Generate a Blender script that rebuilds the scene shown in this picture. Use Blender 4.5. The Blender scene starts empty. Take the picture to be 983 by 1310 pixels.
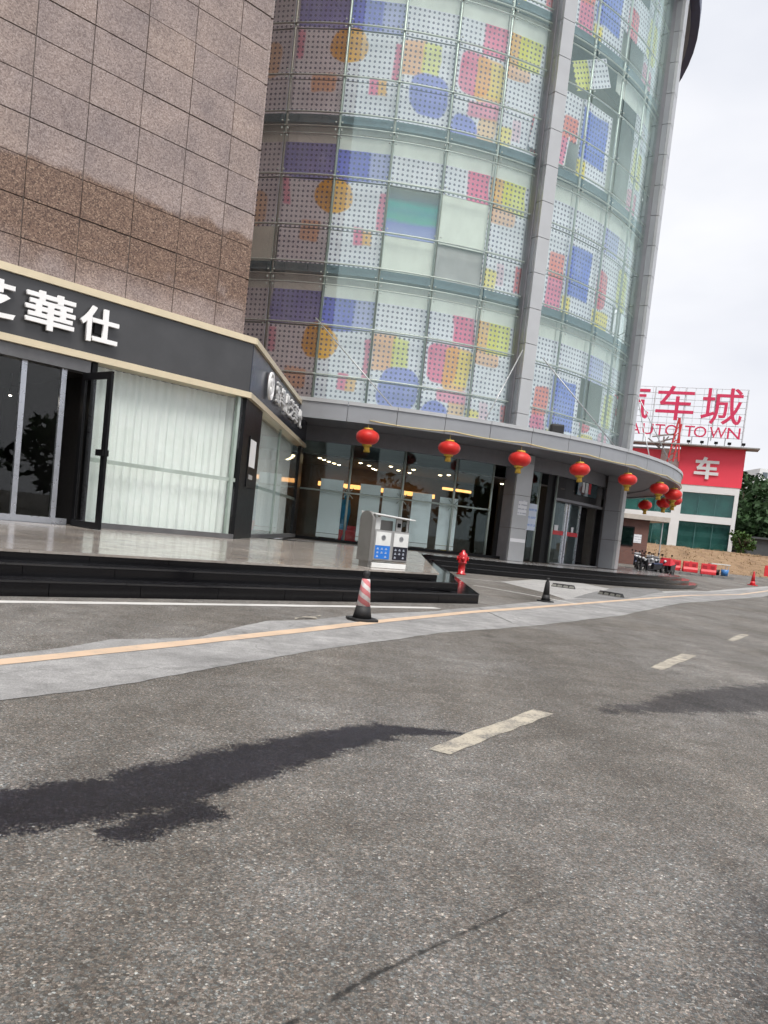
import bpy, bmesh, math, random
from mathutils import Vector, Matrix
R_ = math.radians
sc = bpy.context.scene
COL = sc.collection
random.seed(7)

# ------------------------------------------------------------------ camera
F = 1000.0; ROLL = R_(6.2); PIT = R_(-3.5); CAMH = 1.25
PPY = 678.0 + F * math.tan(-PIT) / math.cos(ROLL)        # principal point row of the 983x1310 photograph
cam = bpy.data.cameras.new('camera'); cam_o = bpy.data.objects.new('camera', cam); COL.objects.link(cam_o)
cam.sensor_fit = 'HORIZONTAL'; cam.sensor_width = 36; cam.lens = 36 * F / 983
cam.shift_y = (PPY - 655) / 983
cam.clip_start = .05; cam.clip_end = 3000
r0 = Vector((1, 0, 0)); u0 = Vector((0, -math.sin(PIT), math.cos(PIT))); fw = Vector((0, math.cos(PIT), math.sin(PIT)))
ix = math.cos(ROLL) * r0 + math.sin(ROLL) * u0; iu = -math.sin(ROLL) * r0 + math.cos(ROLL) * u0
M4 = Matrix.Identity(4)
for i in range(3): M4[i][0], M4[i][1], M4[i][2] = ix[i], iu[i], -fw[i]
cam_o.matrix_world = Matrix.Translation((0, 0, CAMH)) @ M4
sc.camera = cam_o

# ------------------------------------------------------------------ world, sun, exposure
SUN_EL, SUN_AZ = R_(60), R_(160)
w = bpy.data.worlds.new('World'); sc.world = w; w.use_nodes = True
nt = w.node_tree; nt.nodes.clear(); N = nt.nodes.new; L = nt.links.new
sky = N('ShaderNodeTexSky'); sky.sky_type = 'NISHITA'; sky.sun_disc = False
sky.sun_elevation = SUN_EL; sky.sun_rotation = SUN_AZ; sky.air_density = 1.5; sky.dust_density = 6; sky.ozone_density = 1
hs = N('ShaderNodeHueSaturation'); hs.inputs['Saturation'].default_value = .25; L(sky.outputs[0], hs.inputs['Color'])
tc = N('ShaderNodeTexCoord'); mp = N('ShaderNodeMapping'); mp.inputs['Scale'].default_value = (1, 1, 2.6); L(tc.outputs['Generated'], mp.inputs[0])
nz = N('ShaderNodeTexNoise'); nz.inputs['Scale'].default_value = 2.2; nz.inputs['Detail'].default_value = 5; nz.inputs['Roughness'].default_value = .5; L(mp.outputs[0], nz.inputs['Vector'])
cr = N('ShaderNodeValToRGB'); cr.color_ramp.elements[0].position = .3; cr.color_ramp.elements[1].position = .72
cr.color_ramp.elements[0].color = (3.35, 3.48, 3.85, 1); cr.color_ramp.elements[1].color = (4.55, 4.56, 4.7, 1); L(nz.outputs['Fac'], cr.inputs[0])
mx = N('ShaderNodeMixRGB'); mx.inputs[0].default_value = .93; L(hs.outputs[0], mx.inputs[1]); L(cr.outputs[0], mx.inputs[2])
bg = N('ShaderNodeBackground'); bg.inputs[1].default_value = .1; L(mx.outputs[0], bg.inputs[0])
wo = N('ShaderNodeOutputWorld'); L(bg.outputs[0], wo.inputs[0])
sl = bpy.data.lights.new('sun', 'SUN'); sl.energy = 1.5; sl.angle = R_(30); sl.color = (1, .96, .9)
so = bpy.data.objects.new('sun', sl); COL.objects.link(so)
sdir = Vector((math.sin(SUN_AZ) * math.cos(SUN_EL), math.cos(SUN_AZ) * math.cos(SUN_EL), math.sin(SUN_EL)))
so.rotation_euler = sdir.to_track_quat('Z', 'Y').to_euler(); so.location = (0, 0, 60)
vs = sc.view_settings; vs.view_transform = 'Standard'; vs.look = 'None'; vs.gamma = 1; vs.exposure = 1.22; vs.use_curve_mapping = False
sc.cycles.transparent_max_bounces = 24; sc.cycles.max_bounces = 6; sc.cycles.diffuse_bounces = 3; sc.cycles.glossy_bounces = 3; sc.cycles.use_adaptive_sampling = True; sc.cycles.adaptive_threshold = .035
sc.cycles.caustics_reflective = False; sc.cycles.caustics_refractive = False
sc.cycles.use_denoising = True

# ------------------------------------------------------------------ measuring: photograph pixel -> point of the place
def ray(x, y):
    dx, dy = x - 491.5, y - PPY
    u = dx * math.cos(ROLL) + dy * math.sin(ROLL); v = -dx * math.sin(ROLL) + dy * math.cos(ROLL)
    return Vector((u / F, math.cos(PIT) + v / F * math.sin(PIT), math.sin(PIT) - v / F * math.cos(PIT)))
def gz(x, y):
    t = max(0., min(28., y - 38)); return .03 * t
def G(x, y, z=None):
    r = ray(x, y)
    if z is not None:
        t = (z - CAMH) / r.z; return Vector((r.x * t, r.y * t, z))
    zz = 0.
    for _ in range(12):
        t = (zz - CAMH) / r.z; zz = .5 * zz + .5 * gz(r.x * t, r.y * t)
    return Vector((r.x * t, r.y * t, gz(r.x * t, r.y * t)))
def atY(x, y, Y):
    r = ray(x, y); return r * (Y / r.y) + Vector((0, 0, CAMH))
def onplane(x, y, P, n):
    r = ray(x, y); o = Vector((0, 0, CAMH)); return o + r * ((P - o).dot(n) / r.dot(n))

# ------------------------------------------------------------------ mesh builder
class MB:
    def __init__(s): s.v = []; s.f = []; s.uv = {}
    def add(s, vs, fs):
        b = len(s.v); s.v += [tuple(v) for v in vs]; s.f += [tuple(i + b for i in f) for f in fs]; return s
    def hexa(s, p):                                   # 8 points: bottom 0-3 ccw, top 4-7
        return s.add(p, [(0, 3, 2, 1), (4, 5, 6, 7), (0, 1, 5, 4), (1, 2, 6, 5), (2, 3, 7, 6), (3, 0, 4, 7)])
    def box(s, x0, x1, y0, y1, z0, z1):
        return s.hexa([(x0, y0, z0), (x1, y0, z0), (x1, y1, z0), (x0, y1, z0), (x0, y0, z1), (x1, y0, z1), (x1, y1, z1), (x0, y1, z1)])
    def obox(s, o, a, b, c):                          # origin corner + three edge vectors
        o = Vector(o); a = Vector(a); b = Vector(b); c = Vector(c)
        return s.hexa([o, o + a, o + a + b, o + b, o + c, o + a + c, o + a + b + c, o + b + c])
    def bar(s, p, q, w, h=None, up=(0, 0, 1)):        # rectangular bar between two points
        p = Vector(p); q = Vector(q); h = h or w; d = (q - p).normalized(); up = Vector(up)
        if abs(d.dot(up)) > .97: up = Vector((1, 0, 0))
        a = d.cross(up).normalized() * w; b = a.cross(d).normalized() * h
        return s.obox(p - a / 2 - b / 2, a, b, q - p)
    def tube(s, pts, r, n=8, cap=True):
        pts = [Vector(p) for p in pts]; m = len(pts); rr = r if isinstance(r, (list, tuple)) else [r] * m
        vs = []; up = Vector((0, 0, 1))
        for i, p in enumerate(pts):
            d = (pts[min(i + 1, m - 1)] - pts[max(i - 1, 0)]).normalized()
            u = up if abs(d.z) < .95 else Vector((1, 0, 0))
            a = d.cross(u).normalized(); b = a.cross(d).normalized()
            for k in range(n): vs.append(p + (a * math.cos(2 * math.pi * k / n) + b * math.sin(2 * math.pi * k / n)) * rr[i])
        fs = [(i * n + k, i * n + (k + 1) % n, (i + 1) * n + (k + 1) % n, (i + 1) * n + k) for i in range(m - 1) for k in range(n)]
        if cap: fs += [tuple(range(n))[::-1], tuple((m - 1) * n + k for k in range(n))]
        return s.add(vs, fs)
    def lathe(s, prof, c=(0, 0, 0), n=20, ax='z', a0=0., a1=2 * math.pi):
        full = abs(a1 - a0 - 2 * math.pi) < 1e-6; m = n if full else n + 1; vs = []
        for (r, h) in prof:
            for k in range(m):
                a = a0 + (a1 - a0) * k / n; x, y = r * math.cos(a), r * math.sin(a)
                p = (x, y, h) if ax == 'z' else ((x, h, y) if ax == 'y' else (h, x, y))
                vs.append((p[0] + c[0], p[1] + c[1], p[2] + c[2]))
        fs = []
        for i in range(len(prof) - 1):
            for k in range(n if full else n):
                k2 = (k + 1) % m
                fs.append((i * m + k, i * m + k2, (i + 1) * m + k2, (i + 1) * m + k))
        if full and prof[0][0] > 1e-4: fs.append(tuple(range(m))[::-1])
        if full and prof[-1][0] > 1e-4: fs.append(tuple((len(prof) - 1) * m + k for k in range(m)))
        return s.add(vs, fs)
    def prism(s, poly, z0, z1):
        n = len(poly); z0f = z0 if callable(z0) else (lambda x, y: z0); z1f = z1 if callable(z1) else (lambda x, y: z1)
        vs = [(p[0], p[1], z0f(p[0], p[1])) for p in poly] + [(p[0], p[1], z1f(p[0], p[1])) for p in poly]
        fs = [tuple(range(n))[::-1], tuple(range(n, 2 * n))] + [(i, (i + 1) % n, n + (i + 1) % n, n + i) for i in range(n)]
        return s.add(vs, fs)
    def mesh(s, name, m, smooth=False, bevel=0):
        me = bpy.data.meshes.new(name); me.from_pydata(s.v, [], s.f)
        bm = bmesh.new(); bm.from_mesh(me)
        bmesh.ops.recalc_face_normals(bm, faces=bm.faces[:])
        if bevel: bmesh.ops.bevel(bm, geom=bm.edges[:], offset=bevel, segments=2, profile=.6, affect='EDGES', clamp_overlap=True)
        bm.to_mesh(me); bm.free(); me.materials.append(m)
        if smooth:
            for p in me.polygons: p.use_smooth = True
        me.update(); return me
    def build(s, name, m, parent=None, smooth=False, bevel=0, **kw):
        return link(name, s.mesh(name, m, smooth, bevel), parent, **kw)

def link(name, me, parent=None, label=None, cat=None, group=None, kind=None, loc=None, rot=None, local=False):
    o = bpy.data.objects.new(name, me); COL.objects.link(o)
    if parent is not None:
        o.parent = parent
        if not local:
            off = Vector(parent.get('_b', (0, 0, 0)))
            o.matrix_parent_inverse = Matrix.Translation(-off)
    if loc is not None: o.location = loc
    if rot is not None: o.rotation_euler = rot
    tag(o, label, cat, group, kind); return o
def tag(o, label=None, cat=None, group=None, kind=None):
    if label: o['label'] = label
    if cat: o['category'] = cat
    if group: o['group'] = group
    if kind: o['kind'] = kind
    return o
def thing(name, label, cat, loc=(0, 0, 0), rz=0, group=None):
    o = bpy.data.objects.new(name, None); COL.objects.link(o); o.empty_display_size = .2
    o.location = loc; o.rotation_euler = (0, 0, rz); o['_b'] = tuple(loc); return tag(o, label, cat, group)
def copy_tree(o, parent=None, loc=None, rz=None, label=None, group=None):
    c = o.copy(); COL.objects.link(c); c.parent = parent
    for ch in list(o.children): copy_tree(ch, c)
    if loc is not None: c.location = loc
    if rz is not None: c.rotation_euler = (0, 0, rz)
    if label: c['label'] = label
    if group: c['group'] = group
    return c

# ------------------------------------------------------------------ materials
MATS = {}
class NT:
    def __init__(s, m):
        s.t = m.node_tree; s.n = s.t.nodes; s.l = s.t.links
    def new(s, t, **kw):
        x = s.n.new(t)
        for k, v in kw.items(): setattr(x, k, v)
        return x
    def put(s, sock, v):
        if isinstance(v, bpy.types.NodeSocket): s.l.new(v, sock)
        elif v is not None: sock.default_value = v
    def math(s, op, a, b=None, c=None, clamp=False):
        x = s.n.new('ShaderNodeMath'); x.operation = op; x.use_clamp = clamp
        s.put(x.inputs[0], a); s.put(x.inputs[1], b)
        if c is not None: s.put(x.inputs[2], c)
        return x.outputs[0]
    def mix(s, f, a, b, mode='MIX'):
        x = s.n.new('ShaderNodeMixRGB'); x.blend_type = mode; s.put(x.inputs[0], f); s.put(x.inputs[1], a); s.put(x.inputs[2], b); return x.outputs[0]
    def noise(s, vec, scale, detail=3, rough=.5, out='Fac'):
        x = s.n.new('ShaderNodeTexNoise'); s.put(x.inputs['Vector'], vec); x.inputs['Scale'].default_value = scale
        x.inputs['Detail'].default_value = detail; x.inputs['Roughness'].default_value = rough; return x.outputs[out]
    def vor(s, vec, scale, out='Color', feat='F1'):
        x = s.n.new('ShaderNodeTexVoronoi'); x.feature = feat; s.put(x.inputs['Vector'], vec); x.inputs['Scale'].default_value = scale; return x.outputs[out]
    def ramp(s, f, pts):
        x = s.n.new('ShaderNodeValToRGB'); e = x.color_ramp.elements
        while len(e) < len(pts): e.new(.5)
        for i, (p, c) in enumerate(pts): e[i].position = p; e[i].color = c if len(c) == 4 else (*c, 1)
        s.put(x.inputs[0], f); return x.outputs[0]
    def smooth(s, v, a, b):
        x = s.n.new('ShaderNodeMapRange'); x.interpolation_type = 'SMOOTHSTEP'; s.put(x.inputs[0], v); x.inputs[1].default_value = a; x.inputs[2].default_value = b
        return x.outputs[0]
    def bump(s, h, st, dist=.01):
        x = s.n.new('ShaderNodeBump'); s.put(x.inputs['Height'], h); x.inputs['Strength'].default_value = st; x.inputs['Distance'].default_value = dist; return x.outputs[0]
def c4(c): return (*c, 1) if len(c) == 3 else c
def newmat(name):
    m = bpy.data.materials.new(name); m.use_nodes = True; t = NT(m); t.p = t.n['Principled BSDF']; MATS[name] = m; return m, t
def mat(name, col, rough=.5, metal=0, var=.12, vscale=3, bump=0, bscale=40, spec=.5, coat=0, emit=None, es=0, objcoord=True):
    if name in MATS: return MATS[name]
    m, t = newmat(name); co = t.new('ShaderNodeTexCoord').outputs['Object']
    a = t.noise(co, vscale, 4, .6)
    f = t.ramp(a, [(.3, tuple(max(0, x * (1 - var)) for x in col)), (.7, tuple(min(1, x * (1 + var)) for x in col))])
    t.put(t.p.inputs['Base Color'], f); t.p.inputs['Metallic'].default_value = metal
    t.p.inputs['Specular IOR Level'].default_value = spec; t.p.inputs['Coat Weight'].default_value = coat
    rr = t.math('MULTIPLY_ADD', t.noise(co, vscale * 3, 3), .25 * rough, rough * .88); t.put(t.p.inputs['Roughness'], rr)
    if bump: t.put(t.p.inputs['Normal'], t.bump(t.noise(co, bscale, 4), bump, .01))
    if emit: t.p.inputs['Emission Color'].default_value = c4(emit); t.p.inputs['Emission Strength'].default_value = es
    return m
def glass(name, tint=(.9, .97, .94), base=.05, k=.95, rough=.0, refl=(1, 1, 1), dirt=0):
    m, t = newmat(name); t.n.remove(t.p)
    lw = t.new('ShaderNodeLayerWeight'); lw.inputs[0].default_value = .5
    f5 = t.math('POWER', lw.outputs['Facing'], 4.)
    f = t.math('MULTIPLY_ADD', f5, k, base, clamp=True)
    tr = t.new('ShaderNodeBsdfTransparent'); tr.inputs[0].default_value = c4(tint)
    gl = t.new('ShaderNodeBsdfGlossy'); gl.inputs['Roughness'].default_value = rough; gl.inputs['Color'].default_value = c4(refl)
    mx = t.new('ShaderNodeMixShader'); t.put(mx.inputs[0], f); t.l.new(tr.outputs[0], mx.inputs[1]); t.l.new(gl.outputs[0], mx.inputs[2])
    last = mx.outputs[0]
    if dirt:
        co = t.new('ShaderNodeTexCoord').outputs['Object']; mpn = t.new('ShaderNodeMapping'); mpn.inputs['Scale'].default_value = (1, 1, .35); t.put(mpn.inputs[0], co)
        dn = t.smooth(t.noise(mpn.outputs[0], 1.3, 5, .6), .3, .8)
        df = t.new('ShaderNodeBsdfDiffuse'); df.inputs[0].default_value = (.62, .7, .66, 1)
        m2 = t.new('ShaderNodeMixShader'); t.put(m2.inputs[0], t.math('MULTIPLY', dn, dirt)); t.l.new(last, m2.inputs[1]); t.l.new(df.outputs[0], m2.inputs[2]); last = m2.outputs[0]
    t.l.new(last, t.n['Material Output'].inputs[0]); return m
def emis(name, col, s):
    m, t = newmat(name); t.n.remove(t.p); e = t.new('ShaderNodeEmission'); e.inputs[0].default_value = c4(col); e.inputs[1].default_value = s
    t.l.new(e.outputs[0], t.n['Material Output'].inputs[0]); return m

# ---- asphalt
def seg_mask(t, P, pts, wid, soft, warp):
    """distance to a polyline on the ground, roughened: a stain or dark patch with a shape of its own"""
    d = None
    sx = t.new('ShaderNodeSeparateXYZ'); t.put(sx.inputs[0], P); X, Y = sx.outputs[0], sx.outputs[1]
    for i in range(len(pts) - 1):
        (ax, ay), (bx, by) = pts[i], pts[i + 1]; dx, dy = bx - ax, by - ay; l2 = dx * dx + dy * dy
        px = t.math('SUBTRACT', X, ax); py = t.math('SUBTRACT', Y, ay)
        h = t.math('DIVIDE', t.math('ADD', t.math('MULTIPLY', px, dx), t.math('MULTIPLY', py, dy)), l2, clamp=True)
        ex = t.math('SUBTRACT', px, t.math('MULTIPLY', h, dx)); ey = t.math('SUBTRACT', py, t.math('MULTIPLY', h, dy))
        w0, w1 = (wid[i], wid[i + 1]) if isinstance(wid, (list, tuple)) else (wid, wid)
        dd = t.math('SQRT', t.math('ADD', t.math('MULTIPLY', ex, ex), t.math('MULTIPLY', ey, ey)))
        dd = t.math('SUBTRACT', dd, t.math('MULTIPLY_ADD', h, w1 - w0, w0))
        d = dd if d is None else t.math('MINIMUM', d, dd)
    d = t.math('ADD', d, warp)
    x = t.smooth(d, -soft, soft); return t.math('SUBTRACT', 1, x)
def asphalt():
    m, t = newmat('asphalt'); co = t.new('ShaderNodeTexCoord').outputs['Object']
    wv = t.new('ShaderNodeVectorMath', operation='ADD'); t.put(wv.inputs[0], co)
    nd = t.new('ShaderNodeTexNoise'); nd.inputs['Scale'].default_value = 90; t.put(nd.inputs['Vector'], co)
    sc_ = t.new('ShaderNodeVectorMath', operation='SCALE'); t.put(sc_.inputs[0], nd.outputs['Color']); sc_.inputs['Scale'].default_value = .008; t.put(wv.inputs[1], sc_.outputs[0])
    cw = wv.outputs[0]
    v1 = t.vor(cw, 135, 'Color'); sp = t.new('ShaderNodeSeparateColor'); t.put(sp.inputs[0], v1)
    v2 = t.vor(cw, 70, 'Color'); sp2 = t.new('ShaderNodeSeparateColor'); t.put(sp2.inputs[0], v2)
    stone = t.ramp(sp.outputs[0], [(.0, (.085, .081, .076)), (.3, (.135, .129, .121)), (.6, (.18, .173, .163)), (.87, (.225, .217, .205)), (.975, (.32, .312, .295)), (1., (.52, .51, .485))])
    tint = t.ramp(sp.outputs[1], [(0, (.88, 1.0, 1.06)), (.35, (1, 1, 1)), (.7, (1.07, 1., .92)), (1, (1.1, .98, .93))])
    col = t.mix(1, stone, tint, 'MULTIPLY')
    big = t.ramp(sp2.outputs[0], [(.0, (.82, .82, .82)), (.9, (1.1, 1.1, 1.1)), (.985, (1.3, 1.3, 1.3)), (1, (1.9, 1.88, 1.85))]); col = t.mix(1, col, big, 'MULTIPLY')
    e1 = t.vor(cw, 135, 'Distance', 'DISTANCE_TO_EDGE'); gap = t.smooth(e1, .0, .12)
    col = t.mix(t.math('MULTIPLY_ADD', gap, -.5, .5), col, (.03, .029, .029, 1))
    # broad wear: paler wheel lanes, browner bands, blotches
    lane = t.noise(co, .35, 4, .55); lanec = t.ramp(lane, [(.3, (.68, .66, .64)), (.45, (.95, .93, .91)), (.55, (1.05, 1.05, 1.06)), (.72, (1.3, 1.31, 1.33))]); col = t.mix(1, col, lanec, 'MULTIPLY')
    md = t.ramp(t.noise(co, 2.6, 6, .7), [(.3, (.74, .72, .70)), (.7, (1.24, 1.25, 1.26))]); col = t.mix(1, col, md, 'MULTIPLY')
    rot = t.new('ShaderNodeMapping'); rot.inputs['Rotation'].default_value = (0, 0, R_(32)); rot.inputs['Scale'].default_value = (1.1, .1, 1); t.put(rot.inputs[0], co)
    tk = t.ramp(t.noise(rot.outputs[0], 1., 4, .6), [(.3, (.76, .75, .74)), (.5, (1, 1, 1)), (.7, (1.2, 1.19, 1.18))]); col = t.mix(1, col, tk, 'MULTIPLY')
    oil = t.smooth(t.vor(co, .9, 'Distance'), .03, .16); oil = t.math('MAXIMUM', oil, t.smooth(t.noise(co, .6, 2), .5, .42)); col = t.mix(1, col, t.mix(oil, (.72, .72, .72, 1), (1, 1, 1, 1)), 'MULTIPLY')
    w1 = t.math('MULTIPLY_ADD', t.noise(co, 5., 7, .75), .46, -.23); w2 = t.math('MULTIPLY_ADD', t.noise(co, 34, 5, .7), .22, -.11); warp = t.math('ADD', t.math('ADD', w1, w2), t.math('MULTIPLY_ADD', sp.outputs[2], .07, -.035))
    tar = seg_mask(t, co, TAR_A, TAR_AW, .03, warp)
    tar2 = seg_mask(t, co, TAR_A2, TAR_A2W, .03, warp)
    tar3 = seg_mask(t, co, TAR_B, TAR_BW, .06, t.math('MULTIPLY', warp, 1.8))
    crk = seg_mask(t, co, CRACK, [.010, .010, .002], .007, t.math('ADD', t.math('MULTIPLY_ADD', t.noise(co, 30, 4, .7), .05, -.025), 0.))
    dark_corner = seg_mask(t, co, SLICK, DARK_CORNERW, .28, t.math('MULTIPLY', warp, 1.5))
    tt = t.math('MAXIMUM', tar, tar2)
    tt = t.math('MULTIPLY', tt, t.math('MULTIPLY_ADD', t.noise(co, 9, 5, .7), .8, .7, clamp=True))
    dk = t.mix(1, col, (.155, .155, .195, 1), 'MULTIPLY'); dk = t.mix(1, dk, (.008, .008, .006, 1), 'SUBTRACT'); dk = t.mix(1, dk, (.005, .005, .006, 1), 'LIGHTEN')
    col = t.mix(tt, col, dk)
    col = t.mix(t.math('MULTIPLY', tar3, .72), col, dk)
    col = t.mix(t.math('MULTIPLY', crk, t.math('MULTIPLY', t.smooth(t.noise(co, 9, 3), .25, .5), .85)), col, (.012, .012, .012, 1))
    col = t.mix(t.math('MULTIPLY', dark_corner, .85), col, t.mix(1, col, (.3, .31, .35, 1), 'MULTIPLY'))  # soft-edged darkening at the near right, put into the asphalt colour
    t.put(t.p.inputs['Base Color'], col)
    t.put(t.p.inputs['Roughness'], t.math('MULTIPLY_ADD', tt, -.3, .82)); t.p.inputs['Specular IOR Level'].default_value = .35
    hgt = t.math('ADD', t.math('MULTIPLY', gap, 1.), t.math('MULTIPLY', sp.outputs[2], .8))
    t.put(t.p.inputs['Normal'], t.bump(hgt, .55, .004))
    return m
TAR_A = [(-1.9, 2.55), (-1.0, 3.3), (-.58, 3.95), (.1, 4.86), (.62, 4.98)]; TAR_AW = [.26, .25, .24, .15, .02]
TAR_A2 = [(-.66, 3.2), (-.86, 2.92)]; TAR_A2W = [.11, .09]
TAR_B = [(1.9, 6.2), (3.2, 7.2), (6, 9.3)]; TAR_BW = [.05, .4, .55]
CRACK = [(-.42, 1.5), (.08, 2.12), (.70, 2.76)]
SLICK = [(1.15, 1.2), (1.7, 2.65)]; DARK_CORNERW = [.42, .3]  # SLICK: path of the soft-edged dark patch at the near right
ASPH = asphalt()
def concrete(name, col, stain=.35, scale=1., crack=True):
    m, t = newmat(name); co = t.new('ShaderNodeTexCoord').outputs['Object']
    a = t.ramp(t.noise(co, 1.1 * scale, 7, .65), [(.25, tuple(c * (1 - stain) for c in col)), (.6, col), (.85, tuple(c * 1.15 for c in col))])
    g = t.ramp(t.noise(co, 90, 3, .6), [(.3, (.82, .82, .82)), (.7, (1.15, 1.15, 1.15))]); a = t.mix(1, a, g, 'MULTIPLY')
    sp = t.ramp(t.vor(co, 75, 'Distance'), [(0, (.6, .6, .6)), (.3, (1, 1, 1)), (.75, (1.25, 1.24, 1.22))]); a = t.mix(.8, a, sp, 'MULTIPLY'); bl = t.ramp(t.noise(co, 6, 6, .7), [(.3, (.78, .78, .78)), (.7, (1.15, 1.15, 1.15))]); a = t.mix(1, a, bl, 'MULTIPLY')
    if crack:
        e = t.vor(co, .45, 'Distance', 'DISTANCE_TO_EDGE')
        wv = t.new('ShaderNodeTexVoronoi'); wv.feature = 'DISTANCE_TO_EDGE'; wv.inputs['Scale'].default_value = .42
        ad = t.new('ShaderNodeVectorMath', operation='MULTIPLY_ADD'); nn = t.new('ShaderNodeTexNoise'); nn.inputs['Scale'].default_value = 2.4; nn.inputs['Detail'].default_value = 6; t.put(nn.inputs['Vector'], co)
        t.put(ad.inputs[0], nn.outputs['Color']); ad.inputs[1].default_value = (.9, .9, .9); t.put(ad.inputs[2], co); t.put(wv.inputs['Vector'], ad.outputs[0])
        ck = t.smooth(wv.outputs['Distance'], .002, .01); a = t.mix(t.math('MULTIPLY_ADD', ck, -.3, .3), a, (.06, .06, .06, 1))
    t.put(t.p.inputs['Base Color'], a); t.p.inputs['Roughness'].default_value = .85; t.put(t.p.inputs['Normal'], t.bump(t.noise(co, 70, 4), .25, .004)); return m
CONC = concrete('concrete', (.295, .293, .292), .5); CONC2 = concrete('pale_concrete', (.37, .365, .36), .3, .6); CONC3 = concrete('worn_concrete', (.2, .2, .2), .4, .8)
def paint(name, col, wear=.5, under=(.14, .135, .13)):
    m, t = newmat(name); co = t.new('ShaderNodeTexCoord').outputs['Object']
    n = t.math('ADD', t.math('MULTIPLY', t.noise(co, 4, 5, .7), .6), t.math('MULTIPLY', t.noise(co, 60, 4, .7), .45))
    f = t.smooth(n, wear - .1, wear + .14); base = t.ramp(t.noise(co, 2, 4), [(.3, tuple(c * .85 for c in col)), (.7, col)])
    t.put(t.p.inputs['Base Color'], t.mix(f, c4(under), base)); t.p.inputs['Roughness'].default_value = .75
    t.put(t.p.inputs['Normal'], t.bump(t.noise(co, 95, 3), .3, .003)); return m
P_CREAM = paint('cream_paint', (.62, .46, .33), .38, (.3, .29, .28)); P_WHITE = paint('white_paint', (.6, .59, .57), .36); P_DASH = paint('dash_paint', (.5, .45, .36), .49)

# ---- granite
def granite(name, cols, polish=.45, brown=True):
    m, t = newmat(name); tcn = t.new('ShaderNodeTexCoord'); geo = t.new('ShaderNodeNewGeometry'); co = geo.outputs['Position']
    oi = t.new('ShaderNodeObjectInfo'); rnd = oi.outputs['Random']
    s1 = t.vor(co, 40, 'Color'); q = t.new('ShaderNodeSeparateColor'); t.put(q.inputs[0], s1)
    s2 = t.noise(co, 26, 6, .8)
    mixv = t.math('ADD', t.math('MULTIPLY', q.outputs[0], .42), t.math('MULTIPLY', s2, .58))
    c = t.ramp(mixv, [(.26, cols[0]), (.42, cols[1]), (.6, cols[2]), (.76, cols[3])])
    tl = t.ramp(rnd, [(0, (.94, .94, .95)), (.4, (1, .99, .98)), (.8, (1.02, 1.01, 1.0)), (1, (1.06, 1.03, .98))]); c = t.mix(1, c, tl, 'MULTIPLY')
    cl = t.ramp(t.noise(co, 1.3, 5, .6), [(.3, (.8, .8, .82)), (.7, (1.15, 1.13, 1.1))]); c = t.mix(1, c, cl, 'MULTIPLY')
    if brown:      # the band of rust-brown stone above the shop sign, stained by run-off
        sx = t.new('ShaderNodeSeparateXYZ'); t.put(sx.inputs[0], co)
        zz = t.math('ADD', sx.outputs[2], t.math('MULTIPLY_ADD', t.noise(co, 1.6, 4), .7, -.35))
        zz = t.math('ADD', zz, t.math('MULTIPLY', t.math('ADD', sx.outputs[0], 8.), -.05))
        b = t.math('MULTIPLY', t.smooth(zz, 5.7, 6.5), t.math('SUBTRACT', 1, t.smooth(zz, 7.85, 8.05)))
        b = t.math('MULTIPLY', b, t.smooth(t.noise(co, 1.1, 5, .65), .12, .42))
        bc = t.ramp(mixv, [(.26, (.05, .029, .021)), (.45, (.135, .078, .053)), (.62, (.22, .135, .09)), (.78, (.42, .3, .21))])
        c = t.mix(t.math('MULTIPLY', b, .85), c, bc)
    t.put(t.p.inputs['Base Color'], c); t.p.inputs['Roughness'].default_value = polish; t.p.inputs['Specular IOR Level'].default_value = .35
    t.put(t.p.inputs['Normal'], t.bump(s2, .12, .003)); return m
GRAN = granite('pink_granite', [(.185, .143, .134), (.275, .222, .208), (.34, .28, .264), (.44, .378, .36)])
JOINT = mat('joint_mortar', (.16, .14, .13), .9)
TREAD = mat('polished_tread', (.018, .018, .02), .1, var=.3, vscale=30, spec=.9)
BLKGR = mat('black_granite', (.004, .004, .005), .16, var=.3, vscale=30, spec=.35)
def tile_mat():
    m, t = newmat('terrace_stone'); co = t.new('ShaderNodeNewGeometry').outputs['Position']; oi = t.new('ShaderNodeObjectInfo')
    a = t.ramp(t.noise(co, 9, 6, .7), [(.3, (.27, .245, .225)), (.55, (.37, .34, .315)), (.75, (.45, .42, .395))])
    tl = t.ramp(oi.outputs['Random'], [(0, (.84, .84, .85)), (1, (1.12, 1.1, 1.06))]); a = t.mix(1, a, tl, 'MULTIPLY')
    d = t.ramp(t.noise(co, .8, 5, .6), [(.35, (.78, .76, .74)), (.65, (1.05, 1.05, 1.05))]); a = t.mix(1, a, d, 'MULTIPLY')
    t.put(t.p.inputs['Base Color'], a); t.put(t.p.inputs['Roughness'], t.math('MULTIPLY_ADD', t.noise(co, 3, 4), .22, .05)); t.p.inputs['Specular IOR Level'].default_value = .7
    return m
TILE = tile_mat()

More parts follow.
